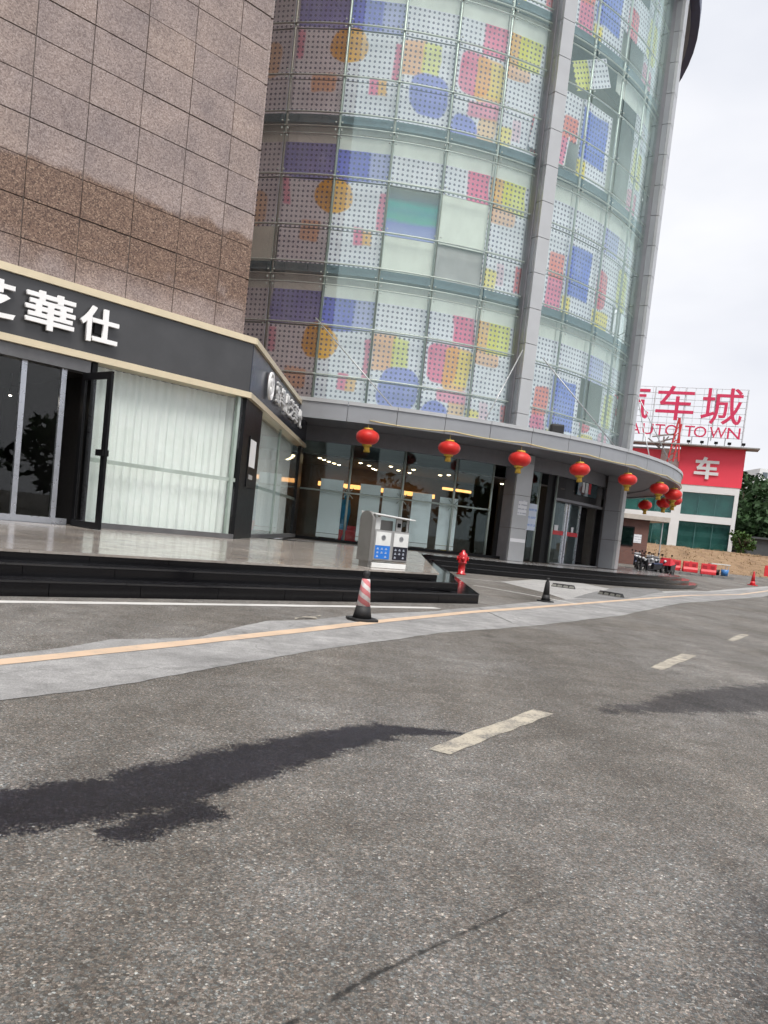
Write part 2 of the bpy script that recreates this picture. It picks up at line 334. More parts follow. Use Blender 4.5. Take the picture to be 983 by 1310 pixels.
GOLD = mat('champagne_trim', (.72, .62, .44), .35, .25, .05)
FASC = mat('dark_grey_fascia', (.085, .085, .088), .32, .5, .1, 1.2)
FASC2 = mat('blue_black_fascia', (.05, .055, .075), .25, .4, .1, 1.2)
GREYP = mat('grey_head_panel', (.15, .15, .155), .35, .4)
BLACK = mat('black_metal', (.005, .005, .006), .4, 0, spec=.25)
SILVER = mat('brushed_silver', (.55, .57, .62), .28, .85, .08)
WHITEL = mat('white_letter', (.88, .88, .88), .4, 0, .03)
GREYL = mat('dull_letter', (.6, .6, .6), .4, 0, .05)
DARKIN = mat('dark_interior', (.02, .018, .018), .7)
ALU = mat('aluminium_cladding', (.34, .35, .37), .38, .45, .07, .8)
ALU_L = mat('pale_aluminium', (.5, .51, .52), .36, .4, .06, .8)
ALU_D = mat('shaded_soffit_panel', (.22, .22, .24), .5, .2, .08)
STEELG = mat('green_grey_mullion', (.4, .47, .43), .35, .3, .1)
STEELT = mat('transom_steel', (.52, .57, .53), .35, .3, .1)
SLABC = mat('spandrel_slab', (.1, .18, .22), .4, .1, .15)
INNERW = mat('inner_lining', (.7, .78, .72), .8, 0, .08, .5)
FROST = mat('frosted_strip', (.8, .86, .8), .6, 0, .1, .8)
GL_T = glass('tower_glass', (.985, .997, .992), .085, .85, .01, (.82, 1., .95), .04)
GL_REFL = glass('granite_reflection_glass', (.86, .82, .81), .10, .6, .01, (.95, .9, .86), .04)  # brown tint stands in for the granite mirrored in the left panes
GL_S = glass('shop_glass', (.982, .995, .989), .025, .5)
GL_L = glass('lobby_glass', (.945, .98, .975), .03, .5, .0, (.8, .95, .95))
GL_F = glass('far_glass', (.72, .88, .86), .05, .4, .02, (.7, .95, .9))
BLIND = mat('pale_blue_blind', (.93, .97, .98), .7, 0, .02)
RED = mat('red_plastic', (.62, .03, .04), .45, 0, .15, 4)
REDPAINT = mat('red_gloss', (.5, .015, .02), .25, 0, .1, 6, coat=.5)
RUBBER = mat('black_rubber', (.015, .015, .016), .6, 0, .2, 8, .15, 60)

# ------------------------------------------------------------------ ground
def lerp(a, b, t): return a + (b - a) * t
xs = [-600, -200, -80, -40, -20] + [-12 + 3 * i for i in range(24)] + [64, 80, 110, 160, 300, 700]
ys = [-600, -200, -80, -40, -20, -8, 0, 4, 8, 14, 20, 26, 32, 36, 38, 40, 43, 46, 50, 54, 58, 62, 66, 70, 80, 100, 140, 220, 400, 1200]
g = MB(); nx = len(xs)
g.add([(x, y, gz(x, y)) for y in ys for x in xs], [(j * nx + i, j * nx + i + 1, (j + 1) * nx + i + 1, (j + 1) * nx + i) for j in range(len(ys) - 1) for i in range(nx - 1)])
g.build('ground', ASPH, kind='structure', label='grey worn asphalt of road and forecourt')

def sheet(name, pts, m, dz, kind='structure', label=None, sub=1):
    """polygon lying on the ground, triangulated, following its height"""
    bm = bmesh.new(); vs = [bm.verts.new((p[0], p[1], 0)) for p in pts]; f = bm.faces.new(vs)
    bmesh.ops.triangulate(bm, faces=[f])
    for cy in (38, 42, 46, 50, 54, 58, 62, 66):
        bmesh.ops.bisect_plane(bm, geom=bm.verts[:] + bm.edges[:] + bm.faces[:], plane_co=(0, cy, 0), plane_no=(0, 1, 0))
    for v in bm.verts: v.co.z = gz(v.co.x, v.co.y) + dz
    bmesh.ops.recalc_face_normals(bm, faces=bm.faces[:])
    for f in bm.faces:
        if f.normal.z < 0: f.normal_flip()
    me = bpy.data.meshes.new(name); bm.to_mesh(me); bm.free(); me.materials.append(m)
    return link(name, me, kind=kind, label=label)
def rough_edge(pts, amp, step, seed):
    rnd = random.Random(seed); out = []; off = 0
    for i in range(len(pts) - 1):
        a = Vector(pts[i]); b = Vector(pts[i + 1]); l = (b - a).length; n = max(1, int(l / (step * (1 + a.length * .06)))); nrm = Vector((-(b - a).y, (b - a).x)).normalized()
        for k in range(n):
            off = off * .75 + rnd.uniform(-amp, amp); p = a.lerp(b, k / n) + nrm * off; out.append((p.x, p.y))
    out.append(tuple(pts[-1])); return out
def gp(*l): return [(G(x, y).x, G(x, y).y) for x, y in l]
low = [(-3.6, 2.6)] + gp((0, 897), (110, 884), (175, 875), (250, 860), (320, 848), (400, 835), (480, 822), (560, 810), (640, 804), (720, 797), (800, 787), (870, 772), (983, 762)) + [(30, 56)]
upp = [(-5.0, 2.6)] + gp((0, 838), (60, 831), (140, 818), (250, 815), (285, 806), (340, 794), (400, 793), (460, 786), (540, 783), (620, 776), (700, 769), (800, 762), (880, 757), (983, 752)) + [(32, 60)]
sheet('concrete_strip', rough_edge(rough_edge(low, .028, .3, 41), .009, .05, 1) + rough_edge(rough_edge(upp, .025, .3, 42), .009, .05, 2)[::-1], CONC, .004, label='pale concrete strip along the road edge')
ap = gp((640, 744), (690, 741), (740, 745), (800, 757), (880, 756), (983, 750), (983, 756.5), (880, 761), (800, 767), (742, 773), (700, 759))
sheet('parking_apron', rough_edge(ap, .05, .5, 3), CONC2, .002, label='lighter concrete apron beside the round steps')
sheet('parking_patch', rough_edge(gp((735, 765), (790, 752), (840, 754), (850, 758), (790, 768)), .05, .4, 5), CONC3, .007, label='darker repaired patch in the concrete apron')
def joint(i, p, q): 
    a, c = Vector(p), Vector(q); d = (c - a).normalized(); n = Vector((-d.y, d.x)) * .01
    sheet('expansion_joint', [tuple(a + n), tuple(a - n), tuple(c - n), tuple(c + n)], JNT, .0065, label='dark expansion joint across the concrete strip')
JNT = mat('joint_tar', (.03, .03, .03), .8)
for i, (p, q) in enumerate((((612, 778), (655, 797)), ((735, 769), (800, 781)))): joint(i, gp(p)[0], gp(q)[0])
def stripe(name, pts, wid, m, dz, label, seed=0, amp=.008):
    a = []; b = []; pts = [Vector(p) for p in pts]
    for i, p in enumerate(pts):
        d = (pts[min(i + 1, len(pts) - 1)] - pts[max(0, i - 1)]).normalized(); n = Vector((-d.y, d.x)) * (wid / 2)
        a.append(p + n); b.append(p - n)
    sheet(name, rough_edge([tuple(x) for x in a], amp, .2, seed) + rough_edge([tuple(x) for x in b], amp, .2, seed + 1)[::-1], m, dz, label=label)
stripe('edge_line', [(-4.2, 2.8)] + gp((0, 848), (125, 835), (250, 822), (370, 809), (490, 795), (600, 784), (700, 776), (800, 768), (880, 762), (983, 756)) + [(29, 56)], .19, P_CREAM, .008, 'faded cream orange edge line along the concrete strip', 4)
stripe('parking_line', [(-8, 4.85)] + gp((0, 770), (225, 773), (450, 776), (560, 778)), .2, P_WHITE, .004, 'white line along the foot of the black steps', 9)
stripe('parking_line', gp((606, 749), (670, 760), (738, 773)), .1, P_WHITE, .010, 'thin white parking line slanting past the black cone', 11)
stripe('parking_line', gp((574, 738), (662, 747), (700, 752)), .1, P_WHITE, .010, 'white parking line near the red hydrant', 13)
stripe('parking_line', gp((735, 751), (768, 757)), .1, P_WHITE, .010, 'short white mark between the two wheel stops', 15)
for i, (c, lb) in enumerate([([(548, 960), (578, 967), (708, 914), (682, 908)], 'nearest worn cream lane dash in mid road'), ([(833, 854), (848, 858), (891, 839), (872, 836.5)], 'second worn cream lane dash, smaller'), ([(930, 819), (938, 821), (960, 812.5), (947, 811)], 'farthest small cream lane dash at right')]):
    sheet('lane_dash', rough_edge(gp(*c, c[0]), .012, .08, 20 + i)[:-1], P_DASH, .004, label=lb)
sheet('worn_paint_patch', rough_edge(gp((372, 790), (385, 788), (402, 789), (415, 788), (420, 790), (408, 793), (390, 792), (375, 794), (372, 790)), .06, .08, 31)[:-1], P_DASH, .009, label='worn scrap of pale paint beside the striped cone')

# ------------------------------------------------------------------ terrace with black steps
D45 = Vector((.70711, .70711, 0)); NRM = Vector((.70711, -.70711, 0))   # along the shop front / towards the road
FK = 14.70; FX = 1.05                                                   # terrace top edge: Y = X + FK, right edge X = FX
def tz(x, y):                                                           # terrace falls gently to the road
    dist = (y - x - FK) / 1.41421; return .5 + .1 * max(0, min(1, dist / 6.5))
terr = thing('stepped_terrace', 'polished stone terrace with three black granite steps', 'terrace', (-4, 12, 0)); terr['kind'] = 'structure'
def terr_poly(k, left=-15):
    kk = FK - .594 * k; x = FX + .42 * k
    return [(left, left + kk), (x, x + kk), (x + .1, 29.2), (left, 31)]
for k, (z0, z1) in enumerate([(.333, .465), (.167, .333), (-.05, .167)]):
    b = MB(); poly = terr_poly(k)
    # only a border block is needed: front + right
    kk = FK - .594 * k; x = FX + .42 * k; W = 1.3
    if k == 0: b.prism(poly, -.05, .455)
    else:
        b.prism([(-15, -15 + kk), (x, x + kk), (x - W, x - W + kk + W * .414 + W * .0), (-15 - W * .0, -15 + kk + W * 1.414)], z0, z1)
        b.prism([(x, x + kk + .0), (x + .1, 29.2), (x - W + .1, 29.2), (x - W, x - W + kk + W * .414 + .0)], z0, z1)
    b.build('step', BLKGR, terr)
# facing slabs of the risers
for k, (z0, z1) in enumerate([(.363, .458), (.197, .331), (.0, .165)]):
    kk = FK - .594 * k; xr = FX + .42 * k; L_ = (xr + 15) * 1.41421; n_ = int(L_ / 1.2)
    P0 = Vector((xr, xr + kk, 0))
    for i in range(n_):
        a_ = -D45 * (i * 1.2 + .004); b = MB(); b.obox(P0 + a_ + NRM * random.uniform(.001, .006) + Vector((0, 0, z0)), -D45 * 1.192, NRM * .015, (0, 0, z1 - z0)); b.build('riser_slab', BLKGR, terr)
# nosing slabs of the steps: thin polished slab with a small overhang
for k in (1, 2):
    z1 = (.333, .167)[k - 1]; kk = FK - .594 * k - .03; x = FX + .42 * k + .02; b = MB(); W = .6
    b.prism([(x - 1.0, x - 1.0 + kk), (x, x + kk), (x - W, x - W + kk + W * .414), (x - 1.0 - W * .3, x - 1. - W * .3 + kk + W * 1.1)], z1 + .002, z1 + .028)
    b.build('tread', TREAD, terr)
    P0 = Vector((x - 1.0, x - 1.0 + kk, z1 + .002)); n_ = int((x + 14) * 1.41421 / 1.2)
    for i in range(n_):
        b = MB(); b.obox(P0 - D45 * (i * 1.2 + .004) + Vector((0, 0, random.uniform(0, .003))), -D45 * 1.192, -NRM * W, (0, 0, .026)); b.build('tread', TREAD, terr)
    b = MB(); b.prism([(x, x + kk), (x + .1, 29.2), (x + .1 - W, 29.2), (x - W, x - W + kk + W * .414)], z1 + .0025, z1 + .0285); b.build('tread', TREAD, terr)
def clip(poly, a, b, c):                                                # keep a*x+b*y<=c
    out = []
    for i in range(len(poly)):
        p, q = poly[i], poly[(i + 1) % len(poly)]; fp = a * p[0] + b * p[1] - c; fq = a * q[0] + b * q[1] - c
        if fp <= 0: out.append(p)
        if fp * fq < 0: t = fp / (fp - fq); out.append((lerp(p[0], q[0], t), lerp(p[1], q[1], t)))
    return out
O0 = Vector((FX, FX + FK, 0))
tl_base = terr
for j in range(0, 11):
    for i in range(-21, 12):
        w0, h0 = 1.0, .82
        c = []
        for (a, bb) in ((0, 0), (1, 0), (1, 1), (0, 1)):
            p = O0 + D45 * ((i + a) * w0 + (.004 if a == 0 else -.004)) - NRM * ((j + bb) * h0 + (.004 if bb == 0 else -.004) - .02)
            c.append((p.x, p.y))
        c = clip(c, 1, 0, FX + .02 + (0.03)); c = clip(c, 0, 1, 29.0)
        # keep out of the shop
        if len(c) < 3: continue
        cx = sum(p[0] for p in c) / len(c); cy = sum(p[1] for p in c) / len(c)
        if cy - cx > 24.6 and cx < -4.2: continue
        if cx < -4.3 and cy > 21: continue
        if cx < -14: continue
        b = MB(); b.prism(c, lambda x, y: tz(x, y) - .035, tz); b.build('paving_tile', TILE, terr)

# ------------------------------------------------------------------ the granite building with the corner shop
PC = Vector((-3.4, 20.8, 0))
def FP(s, z, out=0.):                          # point on the shop front: s metres left of PC, out = towards the road
    p = PC - D45 * s + NRM * out; return Vector((p.x, p.y, z))
def fbox(s0, s1, z0, z1, o0, o1):              # box on the shop front
    b = MB(); b.obox(FP(s1, z0, o0), FP(s0, z0, o0) - FP(s1, z0, o0), FP(s1, z0, o1) - FP(s1, z0, o0), (0, 0, z1 - z0)); return b
SA = FP(.85, 0); SB = Vector((-3.87, 32.3, 0)); SD = (SB - SA).normalized(); SN = Vector((SD.y, -SD.x, 0)); SL = (SB - SA).length
def SP(s, z, out=0.):
    p = SA + SD * s + SN * out; return Vector((p.x, p.y, z))
def sbox(s0, s1, z0, z1, o0, o1):
    b = MB(); b.obox(SP(s0, z0, o0), SP(s1, z0, o0) - SP(s0, z0, o0), SP(s0, z0, o1) - SP(s0, z0, o0), (0, 0, z1 - z0)); return b
SEND = 17.0
gb = thing('granite_building', 'pink granite clad building with dark shop front and gold trimmed sign band', 'building', (-8, 21, 0))
# core volume behind the tiles
gc = FP(1.19, 0, -.03); back = Vector((-7.3, 33.5, 0))
core = MB(); core.prism([(gc.x, gc.y), (back.x, back.y), (-26, 40), (FP(SEND + 9, 0, -.03).x, FP(SEND + 9, 0, -.03).y)], 5.6, 34); core.build('wall_core', JOINT, gb)
# front granite tiles
TW, TH = 1.15, .79
gi = 0
for r in range(0, 22):
    z0 = 5.73 + r * TH - .19
    for c in range(0, 11):
        s0 = 1.18 + (.80 if c > 0 else 0) + (c - 1) * TW * (c > 0); s1 = 1.18 + .80 + c * TW
        o = random.uniform(-.012, .010)
        fbox(s0 + .011, s1 - .011, z0 + .011, z0 + TH - .011, -.14, .0 + o).build('granite_tile', GRAN, gb, bevel=0)
# flank towards the tower
fd = (back - gc); fl = fd.length; fd.normalize(); fn = Vector((fd.y, -fd.x, 0))
for r in range(0, 16):
    z0 = 5.54 + r * 1.58
    for c in range(0, 8):
        b = MB(); st = fl / 8; p = gc + fd * (c * st + .02) + Vector((0, 0, z0 + .02)) - fn * .02; b.obox(p, fd * (st - .04), fn * .10, (0, 0, 1.54)); b.build('granite_tile', GRAN, gb)
# sign band
fbox(.85, SEND, 4.36, 5.57, -.35, .10).build('sign_band', FASC, gb)
fbox(.78, SEND, 5.57, 5.72, -.37, .17).build('gold_trim', GOLD, gb)
fbox(.80, SEND, 4.215, 4.36, -.37, .15).build('gold_trim', GOLD, gb)
sbox(-.06, SL - .2, 4.361, 5.569, -.35, .09).build('sign_band', FASC2, gb)
sbox(-.10, SL - .2, 5.571, 5.721, -.37, .16).build('gold_trim', GOLD, gb)
sbox(-.08, SL - .2, 4.216, 4.361, -.37, .14).build('gold_trim', GOLD, gb)
b = MB(); b.prism([tuple(FP(.95, 0, -.3))[:2], tuple(SP(SL, 0, -.3))[:2], (-9, 30), tuple(FP(SEND, 0, -.3))[:2]], 5.40, 5.56); b.build('shop_roof', FASC2, gb)
# head panel over the door, plinth
fbox(4.95, SEND, 3.95, 4.21, -.3, .06).build('head_panel', GREYP, gb)
fbox(.87, 4.95, .56, .72, -.12, .05).build('plinth', GREYP, gb)
sbox(2.3, SL, .57, .71, -.12, .04).build('plinth', GREYP, gb)
# corner column
b = sbox(-.03, 2.3, .55, 4.3, -.16, .03); b.build('corner_column', BLACK, gb)
# glass and frames of the front
for s0, s1 in ((.95, 1.16), ):
    pass
for (s0, s1) in ((4.78, 4.9), (1.02, 1.10)):
    fbox(s0, s1, .6, 4.22, -.09, .03).build('window_mullion', BLACK if s0 > 4 else STEELG, gb)
fbox(1.1, 4.78, .72, 4.215, -.03, -.02).build('window_pane', GL_S, gb)
fbox(.87, 1.02, .72, 4.215, -.03, -.02).build('window_pane', GL_S, gb)
fbox(.88, 4.78, 2.06, 2.15, -.045, -.032).build('glass_rail', STEELT, gb)
sbox(2.3, SL - .9, .71, 4.215, -.04, -.03).build('window_pane', GL_S, gb)
sbox(2.3, SL - .9, 2.05, 2.15, -.055, -.042).build('glass_rail', STEELG, gb)
sbox(SL - .9, SL, .56, 4.3, -.3, .03).build('end_column', BLACK, gb)
sbox(6.2, 6.28, .71, 4.215, -.1, -.02).build('window_mullion', STEELG, gb)
# interior shell of the shop
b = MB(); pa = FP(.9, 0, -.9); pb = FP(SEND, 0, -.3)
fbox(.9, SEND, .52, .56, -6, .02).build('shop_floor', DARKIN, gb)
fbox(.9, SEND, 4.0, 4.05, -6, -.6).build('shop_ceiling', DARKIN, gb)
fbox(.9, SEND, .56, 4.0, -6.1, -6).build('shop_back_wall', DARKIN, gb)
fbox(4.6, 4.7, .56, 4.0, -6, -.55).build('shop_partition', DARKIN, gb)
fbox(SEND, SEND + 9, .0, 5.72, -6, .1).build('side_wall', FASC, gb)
# sliding doors
for s in (5.45, 6.28, 7.15, 8.0):
    fbox(s - .055, s + .055, .6, 3.95, -.16, -.08).build('door_post', SILVER, gb)
fbox(5.15, 9.2, .6, .74, -.16, -.07).build('door_rail', SILVER, gb)
fbox(5.05, 9.2, .55, .6, -.3, .03).build('door_threshold', BLACK, gb)
for s0, s1 in ((5.5, 6.22), (6.34, 7.09), (7.21, 7.94)):
    fbox(s0, s1, .74, 3.95, -.125, -.115).build('door_pane', GL_S, gb)
fbox(9.2, SEND, .55, 3.95, -.2, .0).build('dark_panel', BLACK, gb)
# open door leaf, swung out
dl = MB()
h0 = FP(5.06, 0); od = (NRM * .98 + D45 * .12).normalized(); ot = Vector((-od.y, od.x, 0)) * .06
LW = 1.12
def leafbox(a0, a1, z0, z1, th=1.):
    b = MB(); o = h0 + od * a0 + Vector((0, 0, z0)) - ot * th / 2; b.obox(o, od * (a1 - a0), ot * th, (0, 0, z1 - z0)); return b
leaf = leafbox(LW - .16, LW, .60, 3.93).build('open_door', BLACK, gb)
for bb in (leafbox(0, .12, .60, 3.93), leafbox(.12, LW - .16, .60, .74), leafbox(.12, LW - .16, 3.78, 3.93)): bb.build('door_stile', BLACK, leaf)
leafbox(.12, LW - .16, .74, 3.78, .2).build('door_pane', GL_S, leaf)
for z0, z1 in ((.9, 2.15), (2.3, 3.6)):
    b = MB(); p = h0 + od * (LW - .28) + ot * 1.6; b.tube([p + Vector((0, 0, z0)), p + Vector((0, 0, z1))], .02, 8); b.build('pull_handle', SILVER, leaf)
b = leafbox(LW - .3, LW - .02, 2.16, 2.29, 2.4); b.build('lock', BLACK, leaf)
# small dark plate with white label on the corner column
b = sbox(.75, 1.75, 2.0, 3.35, .03, .06); pl = b.build('name_plate', BLACK, gb)
sbox(.85, 1.65, 2.55, 3.28, .06, .066).build('plate_print', WHITEL, pl); sbox(.95, 1.5, 2.22, 2.34, .06, .066).build('plate_print', ALU_L, pl)
# curtains
SHEER, t = newmat('sheer_curtain'); t.p.inputs['Base Color'].default_value = (.9, .95, .92, 1); t.p.inputs['Roughness'].default_value = .9
co = t.new('ShaderNodeTexCoord').outputs['Object']; wn = t.noise(co, 4, 3); t.put(t.p.inputs['Base Color'], t.ramp(wn, [(.3, (.91, .96, .93)), (.7, (.96, .99, .97))]))
tl = t.new('ShaderNodeBsdfTranslucent'); tl.inputs[0].default_value = (.85, .93, .89, 1); mxs = t.new('ShaderNodeMixShader'); mxs.inputs[0].default_value = .12
t.l.new(t.p.outputs[0], mxs.inputs[1]); t.l.new(tl.outputs[0], mxs.inputs[2]); t.l.new(mxs.outputs[0], t.n['Material Output'].inputs[0])
def curtain(fn, length, z0, z1, seed):
    rnd = random.Random(seed); n = int(length / .022); vs = []; x = 0; ph = 0; b = MB(); wv = rnd.uniform(28, 36)
    amps = [rnd.uniform(.5, 1.2) for _ in range(400)]
    for lay, z in enumerate((z0, (z0 + z1) / 2, z1)):
        ph = 0
        for i in range(n + 1):
            s = length * i / n; k = int(s * 5.2)
            a = lerp(amps[k], amps[k + 1], s * 5.2 - k); ph = s * wv + 1.6 * math.sin(s * 3.1 + seed) + .5 * math.sin(s * 9)
            off = .04 * a * math.sin(ph) * (1.15 if lay == 0 else .95) + .012 * math.sin(ph * 2.3 + lay)
            p = fn(s, z, off); vs.append(p)
    m = n + 1
    b.add(vs, [(l * m + i, l * m + i + 1, (l + 1) * m + i + 1, (l + 1) * m + i) for l in range(2) for i in range(n)])
    return b
curtain(lambda s, z, o: FP(.70 + s, z, -.32 + o), 4.05, .62, 4.2, 3).build('sheer_curtain', SHEER, smooth=True, label='long pleated white sheer curtain behind the front shop window', cat='curtain', group='shop curtains')
curtain(lambda s, z, o: SP(2.0 + s, z, -.34 + o), SL - 3.0, .62, 4.2, 5).build('sheer_curtain', SHEER, smooth=True, label='white sheer curtain behind the flank window right of the black corner column', cat='curtain', group='shop curtains')
# lamps in the shop
LAMPW = emis('shop_lamp_light', (1, .86, .7), 14)
for i, (s, z, d, rr, lb) in enumerate(((5.85, 3.42, -1.4, .07, 'brightest round ceiling spot inside the dark shop'), (6.55, 3.42, -2.6, .035, 'small ceiling spot left of the brightest one in the dark shop'), (5.6, 3.5, -2.8, .035, 'small ceiling spot near the open door in the dark shop'))):
    p = FP(s, z, d); t_ = thing('ceiling_spot', lb, 'lamp', tuple(p), 0, 'shop ceiling spots')
    b = MB(); b.lathe([(rr * 1.3, .1), (rr * 1.3, -.02), (rr * 1.05, -.02)], p, 14); b.build('housing', BLACK, t_, True)
    b = MB(); b.lathe([(0, -.05), (rr * .7, -.03), (rr, -.005)], p, 14); b.build('bulb', LAMPW, t_, True)
    b = MB(); b.tube([p + Vector((0, 0, .1)), Vector((p.x, p.y, 4.0))], .012, 6); b.build('stem', BLACK, t_)
# letters
def text_mesh(body, w, h, depth, bold, m, name, face=None):
    cu = bpy.data.curves.new('t', 'FONT'); cu.body = body; cu.size = 1; cu.extrude = .5; cu.offset = bold; cu.resolution_u = 3
    o = bpy.data.objects.new('t', cu); COL.objects.link(o); bpy.context.view_layer.update()
    me = bpy.data.meshes.new_from_object(o.evaluated_get(bpy.context.evaluated_depsgraph_get())); bpy.data.objects.remove(o); bpy.data.curves.remove(cu)
    X = [v.co.x for v in me.vertices]; Y = [v.co.y for v in me.vertices]; x0, x1, y0, y1 = min(X), max(X), min(Y), max(Y)
    for v in me.vertices: v.co = ((v.co.x - x0) / (x1 - x0) * w, (v.co.y - y0) / (y1 - y0) * h, (v.co.z + .5) * depth)
    me.name = name; me.materials.clear(); me.materials.append(m); return me
def place_text(me, o, right, up, nrm, parent, name):
    mt = Matrix.Identity(4)
    for i in range(3): mt[i][0], mt[i][1], mt[i][2], mt[i][3] = right[i], up[i], nrm[i], o[i]
    me.transform(mt); return link(name, me, parent)
UP = Vector((0, 0, 1))
for ch, s1, wd, z0, hh in (('芝', 7.62, .98, 4.60, .76), ('華', 6.46, 1.02, 4.60, .76), ('仕', 5.33, .86, 4.60, .76)):
    place_text(text_mesh(ch, wd, hh, .07, .022, WHITEL, 'sign_letter'), FP(s1, z0, .17), D45, UP, NRM, gb, 'sign_letter')
    b = fbox(s1 - wd * .6, s1 - wd * .4, z0 + .2, z0 + .5, .1, .17); b.build('letter_bracket', BLACK, gb)
s = 1.6
for ch, wd in (('頭', .8), ('等', .8), ('艙', .8), ('芝', .92), ('華', .98), ('仕', .9)):
    place_text(text_mesh(ch, wd, .64, .06, .016, GREYL, 'sign_letter'), SP(s + 1.75, 4.66, .16), SD, UP, SN, gb, 'sign_letter'); s += wd + .16
b = MB(); b.lathe([(.33, .0), (.39, .0), (.39, .06), (.33, .06), (.33, 0)], (0, 0, 0), 28, 'z')
me = b.mesh('sign_logo', WHITEL); place_text(me, SP(2.35, 4.97, .16), SD, UP, SN, gb, 'sign_logo')
place_text(text_mesh('S', .33, .45, .07, .03, WHITEL, 'sign_letter'), SP(2.18, 4.75, .16), SD, UP, SN, gb, 'sign_letter')

# ------------------------------------------------------------------ the round glass tower
TC = Vector((-2.75, 48.5, 0)); TR = 16.2
def TP(th, R, z):
    a = R_(th); return Vector((TC.x + R * math.sin(a), TC.y - R * math.cos(a), z))
def arc_box(b, t0, t1, Ra, Rb, z0, z1, n=None):         # ring piece
    n = n or max(1, int(abs(t1 - t0) / 2.2)); vs = []
    for i in range(n + 1):
        th = lerp(t0, t1, i / n); vs += [TP(th, Ra, z0), TP(th, Rb, z0), TP(th, Rb, z1), TP(th, Ra, z1)]
    fs = []
    for i in range(n):
        for k in range(4): fs.append((i * 4 + k, i * 4 + (k + 1) % 4, (i + 1) * 4 + (k + 1) % 4, (i + 1) * 4 + k))
    fs += [(0, 1, 2, 3), tuple(n * 4 + k for k in range(4))[::-1]]
    b.add(vs, fs); return b
def disc(b, R, z0, z1, n=90):
    b.prism([tuple(TP(360 * i / n, R, 0))[:2] for i in range(n)][::1], z0, z1); return b
tw = thing('round_glass_tower', 'round glass tower with colourful dotted panels and grey entrance canopy', 'building', tuple(TC))
ST = 7.85; TH0 = -3.5; BANDS = [5.85, 11.75, 17.65, 23.55, 29.45]; FH = 5.9
C0, C1 = -4, 14
def cth(c): return TH0 + ST * c
PIL = [28.0, 59.6]
# inner lining wall, slabs
b = MB(); b.lathe([(14.5, 5.2), (14.5, 29.6)], TC, 72); b.build('inner_wall', INNERW, tw, True)
for z in BANDS:
    b = MB(); arc_box(b, -40, 130, 14.5, 16.05, z - .36, z - .04, 60); b.build('floor_slab', SLABC, tw, False)
